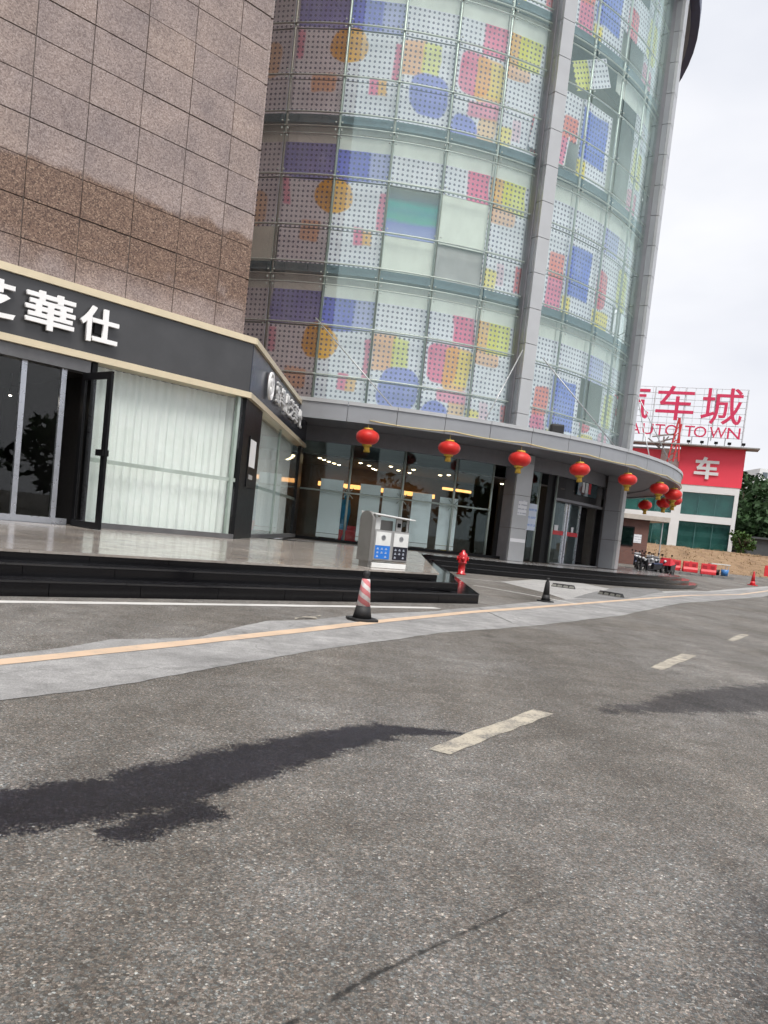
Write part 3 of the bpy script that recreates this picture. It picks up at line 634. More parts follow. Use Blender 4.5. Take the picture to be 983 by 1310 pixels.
# printed panels -----------------------------------------------------------
def print_mat(cc):
    m, t = newmat('dotted_print_%d' % cc); uv = t.new('ShaderNodeUVMap'); sx = t.new('ShaderNodeSeparateXYZ'); t.put(sx.inputs[0], uv.outputs[0]); U, V = sx.outputs[0], sx.outputs[1]
    W = 2.22   # metres per column
    gp_ = t.new('ShaderNodeNewGeometry').outputs['Position']; U0, V0 = U, V
    U = t.math('ADD', U, t.math('MULTIPLY_ADD', t.noise(gp_, .55, 3), .22, -.11)); V = t.math('ADD', V, t.math('MULTIPLY_ADD', t.noise(gp_, .47, 3), .7, -.35))
    def rbox(x0, x1, y0, y1, r=.12, soft=.05):
        cx, cy, hx, hy = (x0 + x1) / 2, (y0 + y1) / 2, (x1 - x0) / 2 * W - r, (y1 - y0) / 2 - r
        qx = t.math('MAXIMUM', t.math('SUBTRACT', t.math('ABSOLUTE', t.math('MULTIPLY', t.math('SUBTRACT', U, cx), W)), hx), 0.)
        qy = t.math('MAXIMUM', t.math('SUBTRACT', t.math('ABSOLUTE', t.math('SUBTRACT', V, cy)), hy), 0.)
        d = t.math('SUBTRACT', t.math('SQRT', t.math('ADD', t.math('MULTIPLY', qx, qx), t.math('MULTIPLY', qy, qy))), r)
        return t.math('SUBTRACT', 1, t.smooth(d, -soft, soft))
    col = (.86, .88, .96, 1)
    PUR = (.15, .17, .68, 1); PUR2 = (.28, .32, .78, 1); ORG = (.88, .45, .03, 1); YEL = (.9, .76, .08, 1); YG = (.78, .8, .06, 1); PNK = (.86, .17, .34, 1); PCH = (.92, .5, .26, 1); RDD = (.72, .05, .1, 1); BLU = (.12, .2, .75, 1); RO = (.85, .22, .18, 1)
    S = [(-2.6, -2.0, .6, 2.4, .1, PUR2, .6), (-1.0, -.04, .6, 2.4, .05, PUR, .8), (-.02, .62, .6, 2.46, .05, PUR, 1), (.6, 1.0, .6, 2.46, .05, PUR2, .7),
         (-.36, .36, 2.3, 3.75, .72, ORG, 1), (-1.0, -.86, 2.5, 3.6, .05, PNK, .7), (-1.95, -1.3, 3.0, 4.4, .4, ORG, .5), (.86, 1.0, 2.8, 4.3, .04, PNK, .9), (.42, .62, 4.25, 4.95, .05, PNK, .95), (.6, .78, 4.35, 4.95, .05, ORG, .85), (-.6, -.2, 4.2, 5.0, .1, PCH, .8),
         (1.02, 1.45, 2.55, 3.95, .05, PCH, .95), (1.4, 1.72, 2.6, 3.75, .06, YG, .75), (1.22, 1.98, 3.75, 5.5, .65, PUR2, 1),
         (2.55, 2.98, .6, 2.47, .06, PNK, 1), (2.12, 2.72, 2.55, 4.1, .35, PNK, .95), (2.45, 2.98, 2.6, 4.3, .25, ORG, .8), (2.7, 3.0, 2.7, 4.1, .1, YEL, .6), (2.35, 2.98, 4.3, 4.9, .1, PNK, .75), (2.6, 2.98, 4.85, 5.85, .1, ORG, .6), (2.05, 2.62, 4.95, 6.6, .6, PUR2, 1),
         (3.02, 3.5, .6, 2.5, .05, ORG, .85), (3.28, 3.8, .6, 2.5, .05, YG, .85), (3.02, 3.6, 2.45, 3.05, .2, PCH, .85), (3.78, 4.0, 4.55, 5.7, .08, RDD, .9), (3.02, 3.3, 5.0, 5.8, .1, YEL, .8), (3.3, 3.5, 4.6, 5.5, .1, PNK, .3),
         (4.0, 4.42, .6, 2.5, .04, YG, .9), (4.58, 4.98, 3.4, 4.6, .15, RO, .95), (4.58, 4.98, 4.55, 5.9, .1, PNK, .9), (5.06, 5.88, 2.8, 5.0, .06, BLU, .95), (5.02, 5.3, 5.1, 5.9, .05, YEL, .9), (6.15, 6.6, 3.2, 4.9, .3, RDD, .85), (6.1, 6.8, 5.0, 5.9, .1, YEL, .9), (7.1, 7.7, 2.6, 4.4, .3, YG, .7), (6.2, 6.9, .6, 2.4, .1, PUR2, .6), (7.0, 7.6, 4.7, 5.9, .2, PNK, .6), (8.1, 8.8, 1.0, 4, .3, BLU, .6), (9.1, 9.8, 3, 5.5, .3, YEL, .7)]
    for (x0, x1, y0, y1, r, c, a) in S:
        if x1 < cc - .02 or x0 > cc + 1.02: continue
        r = min(r, (x1 - x0) / 2 * W, (y1 - y0) / 2)
        col = t.mix(t.math('MULTIPLY', rbox(x0, x1, y0, y1, r), a), col, c)
    # dot grid
    pu, pv = W / .205, 1 / .205
    fu = t.math('SUBTRACT', t.math('FRACT', t.math('MULTIPLY', U0, pu)), .5); fv = t.math('SUBTRACT', t.math('FRACT', t.math('MULTIPLY', V0, pv)), .5)
    d = t.math('SQRT', t.math('ADD', t.math('MULTIPLY', fu, fu), t.math('MULTIPLY', fv, fv)))
    dot = t.math('SUBTRACT', 1, t.smooth(d, .21, .28))
    co = t.new('ShaderNodeNewGeometry').outputs['Position']
    fade = t.smooth(t.noise(co, .5, 4, .6), .45, .75); col = t.mix(t.math('MULTIPLY', fade, .22), col, (.84, .86, .93, 1)); grime = t.ramp(t.noise(co, .8, 5, .6), [(.3, (.84, .85, .86)), (.7, (1.04, 1.04, 1.04))]); col = t.mix(1, col, grime, 'MULTIPLY')
    dotc = t.mix(.86, col, (.03, .045, .13, 1))
    t.put(t.p.inputs['Base Color'], t.mix(dot, col, dotc)); t.p.inputs['Roughness'].default_value = .6
    return m
PRINTS = {c: print_mat(c) for c in range(-4, 11)}
BLANKW = mat('blank_white_panel', (.78, .84, .76), .6, 0, .06, 1); GREYPAN = mat('faded_grey_panel', (.42, .42, .42), .7, 0, .2, .7)
TEALST, t = newmat('teal_striped_panel'); sx = t.new('ShaderNodeSeparateXYZ'); uvn = t.new('ShaderNodeUVMap'); t.put(sx.inputs[0], uvn.outputs[0])
wob = t.math('MULTIPLY_ADD', t.noise(uvn.outputs[0], 3, 3), .25, sx.outputs[1])
t.put(t.p.inputs['Base Color'], t.ramp(t.math('MULTIPLY', t.math('SUBTRACT', wob, 2.4), .5), [(.08, (.12, .13, .1)), (.3, (.1, .16, .2)), (.42, (.05, .38, .36)), (.55, (.06, .32, .36)), (.72, (.08, .4, .34)), (.8, (.2, .26, .6)), (1, (.3, .36, .7))]))
PR = 15.78
ROWS = {'a': (1.25, 2.43), 'b': (2.49, 4.44), 'c': (4.48, 5.86)}
PCACHE = {}
def panel_mesh(c, row, m, key, inset=.012, du=0.):
    if (c, row, key) in PCACHE: return PCACHE[(c, row, key)]
    v0, v1 = ROWS[row]
    if row == 'a' and c < 0: v0 = 1.05
    # local frame: origin at panel's own centre column, outward = -Y when theta = 0
    hw = PR * math.tan(R_(ST / 2)) * (1 - inset)
    b = MB(); b.box(-hw, hw, 0, .03, -v1, -v0)
    me = b.mesh('printed_panel', m); uvl = me.uv_layers.new(name='UVMap')
    for l in me.loops:
        co = me.vertices[l.vertex_index].co; uvl.data[l.index].uv = (c + .5 + co.x / (2 * hw) * (1 - inset), -co.z)
    PCACHE[(c, row, key)] = me; return me
SPECIAL = {(1, 'b', 1): (TEALST, 'teal'), (2, 'b', 1): (BLANKW, 'blank'), (1, 'c', 1): (BLANKW, 'blank'), (2, 'c', 1): (GREYPAN, 'grey'), (-2, 'c', 1): (BLANKW, 'blank')}
rnd = random.Random(4)
for c in range(-4, 11):
    th = cth(c + .5)
    for fl_ in range(4):
        for row in 'abc':
            if c >= 6 and rnd.random() < .3: continue
            if c in (5, 6) and row == 'a' and fl_ >= 2: continue
            m, key = SPECIAL.get((c, row, fl_), (PRINTS[c], 'p'))
            me = panel_mesh(c, row, m, key)
            jx = rnd.uniform(-.006, .006)
            R = PR + (.09 if key == 'blank' else 0)
            p = TP(th, R, BANDS[fl_ + 1] + jx); rot = (0, 0, R_(th))
            if c == 4 and fl_ == 2:      # panels that have slipped and hang askew
                rot = (0, {'a': R_(-24), 'b': R_(2), 'c': R_(6)}[row], R_(th)); p = p + Vector((0, 0, {'a': .25, 'b': -.05, 'c': .2}[row])) + (TP(th, 1, 0) - TC) * {'a': .06, 'b': 0, 'c': .03}[row] + (TP(th + 90, 1, 0) - TC) * {'a': .55, 'b': .06, 'c': -.1}[row]
            o = link('printed_panel', me, tw, loc=p - Vector(TC), rot=rot, local=True)
            if key == 'teal': o['label'] = 'dark panel with teal and blue stripes'
            if key == 'blank': o['label'] = 'blank unprinted white panel'
            if c == 4 and fl_ == 2: o['label'] = 'printed panel hanging askew'
for c in range(-4, 9):
    for fl_ in range(4):
        if c in (4, 5) and fl_ == 2: continue
        key = 'frost'
        if key not in PCACHE:
            hw = (PR - .12) * math.tan(R_(ST / 2)) * .99; b = MB(); b.box(-hw, hw, 0, .02, -1.24, -.38); PCACHE[key] = b.mesh('frosted_strip', FROST)
        link('frosted_strip', PCACHE[key], tw, loc=TP(cth(c + .5), PR - .04, BANDS[fl_ + 1]) - Vector(TC), rot=(0, 0, R_(cth(c + .5))), local=True)
# glass panes, mullions, transoms ------------------------------------------
for c in range(C0, C1):
    for fl_ in range(4):
        zt = BANDS[fl_ + 1]
        for (v0, v1) in ((.0, .85), (.85, 2.46), (2.46, 4.46), (4.46, 5.9)):
            key = ('pane', v0, c < 0)
            if key not in PCACHE:
                hw = TR * math.tan(R_(ST / 2)) - .025; b = MB(); b.box(-hw, hw, -.006, .006, -v1 + .015, -v0 - .015); PCACHE[key] = b.mesh('glass_pane', GL_REFL if c < 0 else GL_T)
            if v0 == 0. and c not in range(-3, 9): continue
            link('glass_pane', PCACHE[key], tw, loc=TP(cth(c + .5), TR * math.cos(R_(ST / 2)) + .035 + .03, zt) - TC, rot=(0, 0, R_(cth(c + .5))), local=True)
for c in range(C0, C1 + 1):
    th = cth(c)
    b = MB(); b.tube([TP(th, TR - .10, 5.85), TP(th, TR - .10, 29.45)], .055, 8); b.build('mullion', STEELG, tw, True)
for z in BANDS[1:]:
    for v, r in ((.0, .035), (.55, .03), (.86, .03), (2.46, .038), (4.46, .038)):
        b = MB(); b.tube([TP(cth(C0) + i * 2.2, TR - .03, z - v) for i in range(int((C1 - C0) * ST / 2.2) + 1)], r, 6); b.build('transom', STEELT, tw, True)
b = MB()
for c in range(C0, 10):
    for z in BANDS[1:]:
        for v in (.55, .86, 2.46, 4.46):
            for dt in (-.45, .45):
                for dz in (-.14, .14):
                    p = TP(cth(c) + dt, TR + .05, z - v + dz); b.lathe([(.0, -.03), (.035, -.02), (.035, .02), (0, .03)], p, 6)
b.build('glass_fittings', STEELT, tw, kind='stuff')
# pilasters
for th in PIL:
    pil = MB(); a = R_(th); rad = Vector((math.sin(a), -math.cos(a), 0)); tan = Vector((math.cos(a), math.sin(a), 0))
    def pbox(x0, x1, y0, y1, z0, z1):
        b = MB(); b.obox(TC + tan * x0 + rad * y0 + Vector((0, 0, z0)), tan * (x1 - x0), rad * (y1 - y0), (0, 0, z1 - z0)); return b
    zs = 5.3 if th < 40 else .5
    core_ = pbox(-.28, .28, TR - .3, TR + .52, zs, 29.4).build('pilaster', JOINT, tw)
    z = zs + .02; h = 1.47
    while z < 29.3:
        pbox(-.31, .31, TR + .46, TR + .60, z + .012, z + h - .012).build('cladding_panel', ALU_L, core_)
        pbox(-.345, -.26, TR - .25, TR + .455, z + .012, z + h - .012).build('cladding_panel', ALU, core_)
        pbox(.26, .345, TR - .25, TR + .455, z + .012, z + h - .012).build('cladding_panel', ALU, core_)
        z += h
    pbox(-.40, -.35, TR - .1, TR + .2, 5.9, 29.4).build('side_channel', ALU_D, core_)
# roof eave
b = MB(); disc(b, 17.05, 29.6, 30.4); b.build('roof_eave', mat('dark_blue_eave', (.04, .055, .12), .4, .3), tw, False)
b = MB(); disc(b, 16.6, 29.4, 29.6); b.build('roof_soffit', ALU_D, tw, False)
# canopy
CR = 19.1; T0c, T1c = -9, 188
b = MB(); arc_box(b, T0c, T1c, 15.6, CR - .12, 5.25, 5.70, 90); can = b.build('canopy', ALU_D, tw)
th = T0c; STF = 5.6
while th < T1c:
    t1 = min(th + STF, T1c)
    b = MB(); arc_box(b, th + .03, t1 - .03, CR - .12, CR, 5.12, 5.72, 4); b.build('fascia_panel', ALU, can)
    b = MB(); arc_box(b, th + .03, t1 - .03, CR - .3, CR + .05, 5.725, 5.86, 4); b.build('fascia_cap', ALU_L, can)
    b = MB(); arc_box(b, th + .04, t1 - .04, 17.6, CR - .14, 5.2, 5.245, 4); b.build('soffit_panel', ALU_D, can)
    th += STF
# tie rods of the canopy
for (ta, za, tb, zb) in ((-3.9, 9.45, 7.4, 5.85), (26.6, 9.4, 18.6, 5.85), (30.3, 9.3, 40.5, 5.85), (59.2, 9.3, 50, 5.85), (61, 9.3, 68, 5.85)):
    b = MB(); b.tube([TP(ta, TR + .25 if ta < 0 else TR + .6, za), TP(tb, CR - .35, zb)], .024, 8); r_ = b.build('tie_rod', ALU_L, tw, True)
b = MB(); p = TP(29.6, CR - .6, 5.86); b.box(p.x - .28, p.x + .28, p.y - .2, p.y + .2, p.z, p.z + .45); fl0 = b.build('floodlight', RUBBER, bevel=.08, label='small black floodlight standing on the canopy roof', cat='floodlight')
# round podium
pod = thing('round_podium', 'round black granite podium with curved steps around the tower entrance', 'podium', (TC.x, TC.y, 0)); pod['kind'] = 'structure'
for k, (R, z0, z1) in enumerate(((19.7, -.3, .46), (20.13, -.3, .333), (20.56, -.3, .167))):
    b = MB(); arc_box(b, -14, 150, 12., R, z0, z1, 110); b.build('step', BLKGR, pod)
    if k: b = MB(); arc_box(b, -14, 150, R - .5, R + .025, z1 + .002, z1 + .028, 110); b.build('tread', TREAD, pod)
PAVE = mat('podium_stone', (.3, .29, .285), .16, 0, .2, 6, spec=.6)
for Ra, Rb in ((19.14, 19.73), (17.5, 19.13), (15.95, 17.49)):
    th = -13.6
    while th < 120:
        b = MB(); arc_box(b, th + .02, th + 3.38, Ra + .006, Rb - .006, .462, .5, 2); b.build('paving_slab', BLKGR if Ra > 19 else PAVE, pod); th += 3.4
# lobby --------------------------------------------------------------------
LR = 15.7; LZ0, LZ1 = .52, 5.0
WOOD = mat('warm_wall', (.085, .055, .035), .6, 0, .3, 2); LCEIL = mat('lobby_ceiling', (.07, .06, .055), .7)
b = MB(); arc_box(b, -14, 130, 5., LR + .1, .42, .52, 40); b.build('lobby_floor', mat('lobby_floor_stone', (.14, .12, .1), .2, 0, .2, 3), tw)
b = MB(); arc_box(b, -14, 130, 5., LR - .1, 4.05, 4.12, 40); b.build('lobby_ceiling', LCEIL, tw)
b = MB(); arc_box(b, -14, 130, 10., 10.2, .52, 4.05, 40); b.build('lobby_back_wall', WOOD, tw)
b = MB(); arc_box(b, -14, 130, LR - .15, LR + .12, 4.62, 5.24, 60); b.build('header_beam', ALU_D, tw)
b = MB(); arc_box(b, -14, 34, LR - .06, LR + .08, .5, .64, 30); b.build('lobby_plinth', BLACK, tw)
b = MB(); arc_box(b, 61.5, 190, LR - .1, LR + .1, .45, 4.62, 60); b.build('rear_wall', ALU_D, tw)
b = MB(); arc_box(b, 36, 62, 13.2, 13.3, .52, 4.05, 14); b.build('vestibule_wall', DARKIN, tw)
LMUL = [-4.8, 3.2, 11.45, 19.9, 26.6, 36.6, 41.0]
for th in LMUL:
    b = MB(); b.tube([TP(th, LR, .55), TP(th, LR, 4.9)], .055, 8); b.build('lobby_mullion', STEELG, tw, True)
for t0, t1 in ((-4.8, 3.2), (3.2, 11.45), (11.45, 19.9), (19.9, 26.6), (33.2, 36.6)):
    b = MB(); arc_box(b, t0 + .3, t1 - .3, LR + .03, LR + .04, .64, 4.62, 2); b.build('lobby_pane', GL_L, tw)
b = MB(); b.tube([TP(lerp(-4.8, 26.6, i / 16), LR + .10, 2.62) for i in range(17)], .04, 6); b.build('lobby_rail', STEELG, tw, True)
for th in LMUL[1:4]:
    b = MB()
    for a in (45, 135, 225, 315): b.tube([TP(th, LR + .09, 2.62), TP(th + 1.1 * math.cos(R_(a)), LR + .06, 2.62 + .3 * math.sin(R_(a)))], .02, 6)
    b.build('spider_fitting', STEELG, tw, True)
b = MB(); arc_box(b, -4.8, 26.6, 10.6, 10.75, 3.05, 3.25, 20); b.build('light_cove', emis('cove_glow', (1, .45, .14), .9), tw)
b = MB(); arc_box(b, 26, 34, 11.6, 11.75, 3.5, 3.62, 4); b.build('light_cove', emis('cove_glow2', (1, .48, .15), .9), tw)
# downlights in the lobby ceiling
DLM = emis('downlight_glow', (1, .76, .45), 9)
k = 0
for i, (th, R) in enumerate([(-2.2, 14.6), (-1.8, 13.9), (-1.2, 13.2), (-.4, 12.5), (.5, 11.9), (4.8, 14.3), (6.6, 13.5), (10.1, 14.4), (8.1, 12.0), (9, 11.5), (14.4, 14.2), (13, 12.8), (16.2, 12.2), (21.8, 13.9), (21.4, 13.2), (34.5, 14.5), (35.2, 13.6)]):
    p = TP(th, R, 4.05); bay = 0 if th < 3.2 else 1 if th < 11.4 else 2 if th < 19.9 else 3 if th < 27 else 4
    t_ = thing('downlight', 'small warm lobby downlight ' + ('above the leftmost pale blind', 'in the bay behind the leftmost red lantern', 'in the bay right of the litter bin', 'in the bay above the red hydrant', 'right of the grey entrance column')[bay], 'lamp', tuple(p), 0, 'lobby downlights, ' + ('first', 'second', 'third', 'fourth', 'last')[bay] + ' bay')
    b = MB(); b.lathe([(.12, 0), (.12, -.02), (.09, -.02), (.09, -.005)], p, 14); b.build('bezel', ALU_L, t_, True)
    b = MB(); b.lathe([(.088, -.008), (.07, -.03), (.03, -.042), (0, -.045)], p, 14); b.build('lens', DLM, t_)
# roller banners
for i, (t0, t1, zt, lb) in enumerate(((-1.15, 2.35, 3.12, 'leftmost pale blue blind standing behind the lobby glass'), (5.0, 8.2, 3.08, 'pale blue blind behind the lobby glass directly above the litter bin'), (8.6, 11.9, 3.02, 'pale blue blind behind the lobby glass above right end of the litter bin'), (13.3, 16.5, 2.98, 'pale blue blind behind the lobby glass just right of the litter bin'), (17.9, 21.0, 2.92, 'rightmost pale blue blind, above the red hydrant'))):
    t_ = thing('blind', lb, 'blind', tuple(TP((t0 + t1) / 2, 15.25, .52)), 0, 'pale blinds behind the lobby glass')
    b = MB(); arc_box(b, t0, t1, 15.54, 15.57, .86, zt, 2); b.build('sheet', BLIND, t_)
    b = MB(); arc_box(b, t0, t1, 15.5, 15.6, .68, .84, 2); b.build('base_box', WHITEL, t_)
    b = MB()
    for tt_ in (t0 + .3, t1 - .3): b.tube([TP(tt_, 15.555, .52), TP(tt_, 15.555, .7)], .03, 6)
    b.build('foot', ALU_L, t_)
# things seen between the blinds
b = MB(); p = TP(3.0, 14.7, .52); b.tube([p, p + Vector((0, 0, .8))], [.2, .17], 12); b.tube([p + Vector((0, 0, .8)), p + Vector((0, 0, 1.35)), p + Vector((0, 0, 1.85))], [.17, .24, .18], 12); b.lathe([(0, 1.85), (.1, 1.9), (.13, 2.02), (.1, 2.14), (0, 2.18)], p, 12)
b.build('figure', mat('blue_cloth', (.02, .25, .5), .6, 0, .2, 6), None, True, label='blue clad display dummy between the first two blinds', cat='dummy')
b = MB(); p = TP(3.9, 14.6, .52); b.box(p.x - .4, p.x + .4, p.y - .3, p.y + .3, p.z, p.z + .55); b.box(p.x - .3, p.x + .3, p.y - .2, p.y + .25, p.z + .55, p.z + .75); b.build('display_box', RED, bevel=.04, label='red display box on the lobby floor behind the litter bin', cat='box')
b = MB(); p = TP(21.9, 14.4, .52); b.lathe([(.22, 0), (.24, .1), (.2, .5), (.26, .62), (.2, .9), (.1, 1.0), (.0, 1.02)], p, 14); b.build('floor_vase', mat('yellow_glaze', (.55, .42, .08), .4), None, True, label='yellow vase on the lobby floor behind the red hydrant', cat='vase')
# column beside the entrance
a = R_(31.6); rad = Vector((math.sin(a), -math.cos(a), 0)); tan = Vector((math.cos(a), math.sin(a), 0))
def cbox(th, x0, x1, y0, y1, z0, z1):
    a = R_(th); rad = Vector((math.sin(a), -math.cos(a), 0)); tan = Vector((math.cos(a), math.sin(a), 0)); b = MB()
    b.obox(TC + tan * x0 + rad * y0 + Vector((0, 0, z0)), tan * (x1 - x0), rad * (y1 - y0), (0, 0, z1 - z0)); return b
cc = cbox(31.2, -.42, .42, 15.5, 16.22, .5, 5.22).build('column', JOINT, tw)
z = .5
for h in (1.45, 1.45, 1.45, .35):
    cbox(31.2, -.45, .45, 16.18, 16.28, z + .01, z + h - .01).build('cladding_panel', ALU_L, cc)
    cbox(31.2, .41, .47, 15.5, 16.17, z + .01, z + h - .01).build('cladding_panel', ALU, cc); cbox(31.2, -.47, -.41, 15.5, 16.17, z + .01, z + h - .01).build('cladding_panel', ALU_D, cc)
    z += h
PAPER = mat('white_paper', (.8, .8, .82), .7, 0, .04)
def print_sheet(name, c1, c2, sc_=20):
    m, t = newmat(name); co = t.new('ShaderNodeTexCoord').outputs['Object']; sx = t.new('ShaderNodeSeparateXYZ'); t.put(sx.inputs[0], co)
    ln = t.smooth(t.math('SINE', t.math('MULTIPLY', sx.outputs[2], sc_)), .55, .7); ln = t.math('MULTIPLY', ln, t.smooth(t.noise(co, 14, 2), .4, .5))
    t.put(t.p.inputs['Base Color'], t.mix(t.math('MULTIPLY', ln, .7), c4(c1), c4(c2))); t.p.inputs['Roughness'].default_value = .5; return m
NOTICE = print_sheet('notice_print', (.8, .81, .84), (.25, .27, .35), 34); POSTER = print_sheet('poster_print', (.68, .75, .88), (.2, .35, .7), 18)
cbox(31.2, -.2, .3, 16.281, 16.286, 2.55, 3.2).build('notice', NOTICE, label='white paper notice fixed to the grey entrance column', cat='notice')
cbox(31.2, -.43, .43, 16.281, 16.29, 1.35, 1.5).build('paper_strip', PAPER, label='white paper strip low on the grey entrance column', cat='notice')
cbox(35.0, -.33, .33, 15.80, 15.81, 1.95, 3.15).build('poster', POSTER, label='light blue text poster on the glass beside the entrance', cat='poster')
# entrance: black portal, header sign, two glass door leaves with red bands
cbox(39.0, .0, .75, 15.0, 15.6, .5, 5.2).build('portal_jamb', BLACK, tw)
def ch(th0, th1, z0, z1, Ra=15.1, Rb=15.3):
    b = MB(); arc_box(b, th0, th1, Ra, Rb, z0, z1, 6); return b
ch(41, 60, 3.62, 5.2, 14.9, 15.6).build('portal_head', BLACK, tw)
ch(41, 60, 3.5, 3.62, 14.9, 15.7).build('portal_lintel', ALU_D, tw)
sgn = ch(47.5, 55.5, 3.95, 4.75, 15.62, 15.7).build('header_sign', mat('dark_sign_face', (.02, .05, .06), .1, .2, .3, 4), tw)
for th, cl in ((49, 'w'), (50.3, 'w'), (51.6, 'r')):
    ch(th, th + .9, 4.1, 4.6, 15.7, 15.712).build('sign_mark', PAPER if cl == 'w' else RED, sgn)
ch(41, 42.0, .5, 3.5, 15.0, 15.4).build('portal_jamb', mat('bronze_jamb', (.12, .11, .1), .35, .5), tw); ch(59.0, 60.2, .5, 3.5, 15.0, 15.4).build('portal_jamb', mat('bronze_jamb', (.1, .1, .1), .4), tw)
for (t0, t1) in ((42.2, 47.6), (48.2, 53.3)):
    d_ = ch(t0, t1, .58, 3.48, 15.18, 15.195).build('entrance_door', GL_L, tw)
    for e in (t0, t1 - .35): ch(e, e + .35, .55, 3.5, 15.14, 15.24).build('door_stile', SILVER, d_)
    ch(t0 + .3, t1 - .3, 1.92, 2.12, 15.2, 15.22).build('red_band', RED, d_); ch(t0 + 2, t1 - 2.2, 2.12, 2.38, 15.2, 15.22).build('door_sticker', PAPER, d_)
ch(42, 60, .52, .56, 15.0, 15.9).build('door_mat', mat('pale_mat', (.4, .4, .4), .9), label='pale grey door mat on the entrance threshold', cat='mat')

# ------------------------------------------------------------------ lanterns
def lantern_proto():
    t_ = thing('red_lantern', 'x', 'lantern', (0, 0, 0))
    n = 24; b = MB(); prof = []
    vs = []; H2 = .27; m_ = 12
    for i in range(m_ + 1):
        a = -math.pi / 2 * .86 + math.pi * .86 * i / m_
        for k in range(n * 2):
            rr = .43 * math.cos(a) ** .8 * (1 if k % 2 else .965); an = math.pi * k / n
            vs.append((rr * math.cos(an), rr * math.sin(an), H2 * math.sin(a) / math.sin(math.pi / 2 * .86)))
    w_ = n * 2; b.add(vs, [(i * w_ + k, i * w_ + (k + 1) % w_, (i + 1) * w_ + (k + 1) % w_, (i + 1) * w_ + k) for i in range(m_) for k in range(w_)])
    LM, t = newmat('lantern_silk'); t.p.inputs['Base Color'].default_value = (.72, .022, .018, 1); t.p.inputs['Roughness'].default_value = .45; t.p.inputs['Sheen Weight'].default_value = .3
    co = t.new('ShaderNodeTexCoord').outputs['Object']; t.put(t.p.inputs['Base Color'], t.ramp(t.noise(co, 5, 3), [(.3, (.66, .018, .014)), (.7, (.88, .035, .022))]))
    trn = t.new('ShaderNodeBsdfTranslucent'); trn.inputs[0].default_value = (.85, .05, .03, 1); ms = t.new('ShaderNodeMixShader'); ms.inputs[0].default_value = .3
    t.l.new(t.p.outputs[0], ms.inputs[1]); t.l.new(trn.outputs[0], ms.inputs[2]); t.l.new(ms.outputs[0], t.n['Material Output'].inputs[0])
    YG_ = mat('gold_tassel', (.65, .42, .06), .45, .1, .2, 20)
    b.build('silk_body', LM, t_, True, local=True)
    b = MB(); b.lathe([(.0, .32), (.17, .32), (.19, .26), (.15, .25)], (0, 0, 0), 16); b.build('top_cap', YG_, t_, True, local=True)
    b = MB(); b.lathe([(.15, -.25), (.19, -.27), (.17, -.33), (0, -.33)], (0, 0, 0), 16); b.build('bottom_cap', YG_, t_, True, local=True)
    b = MB(); vs = []
    for k in range(12):
        a = 2 * math.pi * k / 12; b.tube([(.085 * math.cos(a), .085 * math.sin(a), -.33), (.075 * math.cos(a), .075 * math.sin(a), -.42), (.10 * math.cos(a), .10 * math.sin(a), -.54)], .026, 6)
    b.build('tassel', YG_, t_, True, local=True)
    b = MB(); b.tube([(0, 0, .32), (.01, 0, .5), (0, 0, .64)], .018, 6); b.build('hanger', mat('gold_cord', (.6, .5, .25), .6), t_, local=True)
    return t_
LT = [4.75, 14.4, 23.7, 33.2, 43.4, 54.2, 64.5, 74.0, 84.5, 95.0]
LL = ['leftmost red lantern, hanging above the litter bin', 'second red lantern from the left, above the lobby blinds', 'red lantern hanging in front of the grey entrance column', 'red lantern hanging before the entrance header sign', 'red lantern at the top of the right entrance pilaster', 'large red lantern just right of the entrance pilaster', 'front red lantern of the overlapping bunch at canopy end', 'red lantern half hidden behind the bunch at canopy end', 'small far red lantern between the bunch and the brick kiosk', 'small far red lantern hanging above the brick kiosk']
lp = lantern_proto(); LTO = []
rnd = random.Random(2)
for i, th in enumerate(LT):
    p = TP(th, CR - .22, 4.62 + rnd.uniform(-.04, .04)); o = lp if i == 0 else copy_tree(lp)
    o.location = p; o.rotation_euler = (R_(rnd.uniform(-4, 4)), R_(rnd.uniform(-4, 4)), rnd.uniform(0, 6)); sj = rnd.uniform(.95, 1.05); o.scale = (sj, sj, sj * rnd.uniform(.93, 1.05)); o['label'] = LL[i]; o['group'] = 'red lanterns along the canopy edge'
pts = []
for i in range(len(LT) - 1):
    for k in range(8):
        u = k / 8; sag = .07 * 4 * u * (1 - u); pts.append(TP(lerp(LT[i], LT[i + 1], u), CR + .045, 5.24 - sag))
pts.append(TP(LT[-1], CR + .045, 5.24))
b = MB(); b.tube(pts, .022, 6); b.build('lantern_cord', mat('gold_cord', (.6, .5, .25), .6), None, True, label='gold cord swagged along the canopy edge between the lanterns', cat='cord')

# ------------------------------------------------------------------ litter bin
BINP = FP(0, 0); c0 = Vector((-.06, 15.42, .5)); c0.z = tz(c0.x, c0.y)
bn = thing('litter_bin', 'grey steel double litter bin with blue and black labels', 'litter bin', tuple(c0), R_(37))
STEEL = mat('bin_steel', (.24, .235, .225), .45, .5, .12, 2); STEELL = mat('bin_steel_light', (.42, .42, .42), .4, .4, .1, 2); BINW = mat('bin_white', (.72, .73, .72), .45, 0, .1, 3)
def lb(name, m, parent, bev=.01, **k):
    b = MB(); b.box(*k['b']); return b.build(name, m, parent, bevel=bev, local=True)
BW, BD = .98, .38       # width along local x, depth along y (front at -y)
lb('plinth', BINW, bn, b=(-.40, .44, -BD / 2 + .0, BD / 2, .0, .10)); lb('foot', STEEL, bn, b=(-.47, -.36, -BD / 2 + .03, BD / 2 - .03, .0, .13))
body = lb('body', STEEL, bn, b=(-.42, .45, -BD / 2 + .02, BD / 2 - .02, .13, .74))
lb('door_frame', STEELL, bn, bev=.004, b=(-.40, .44, -BD / 2 - .004, -BD / 2 + .022, .15, .73))
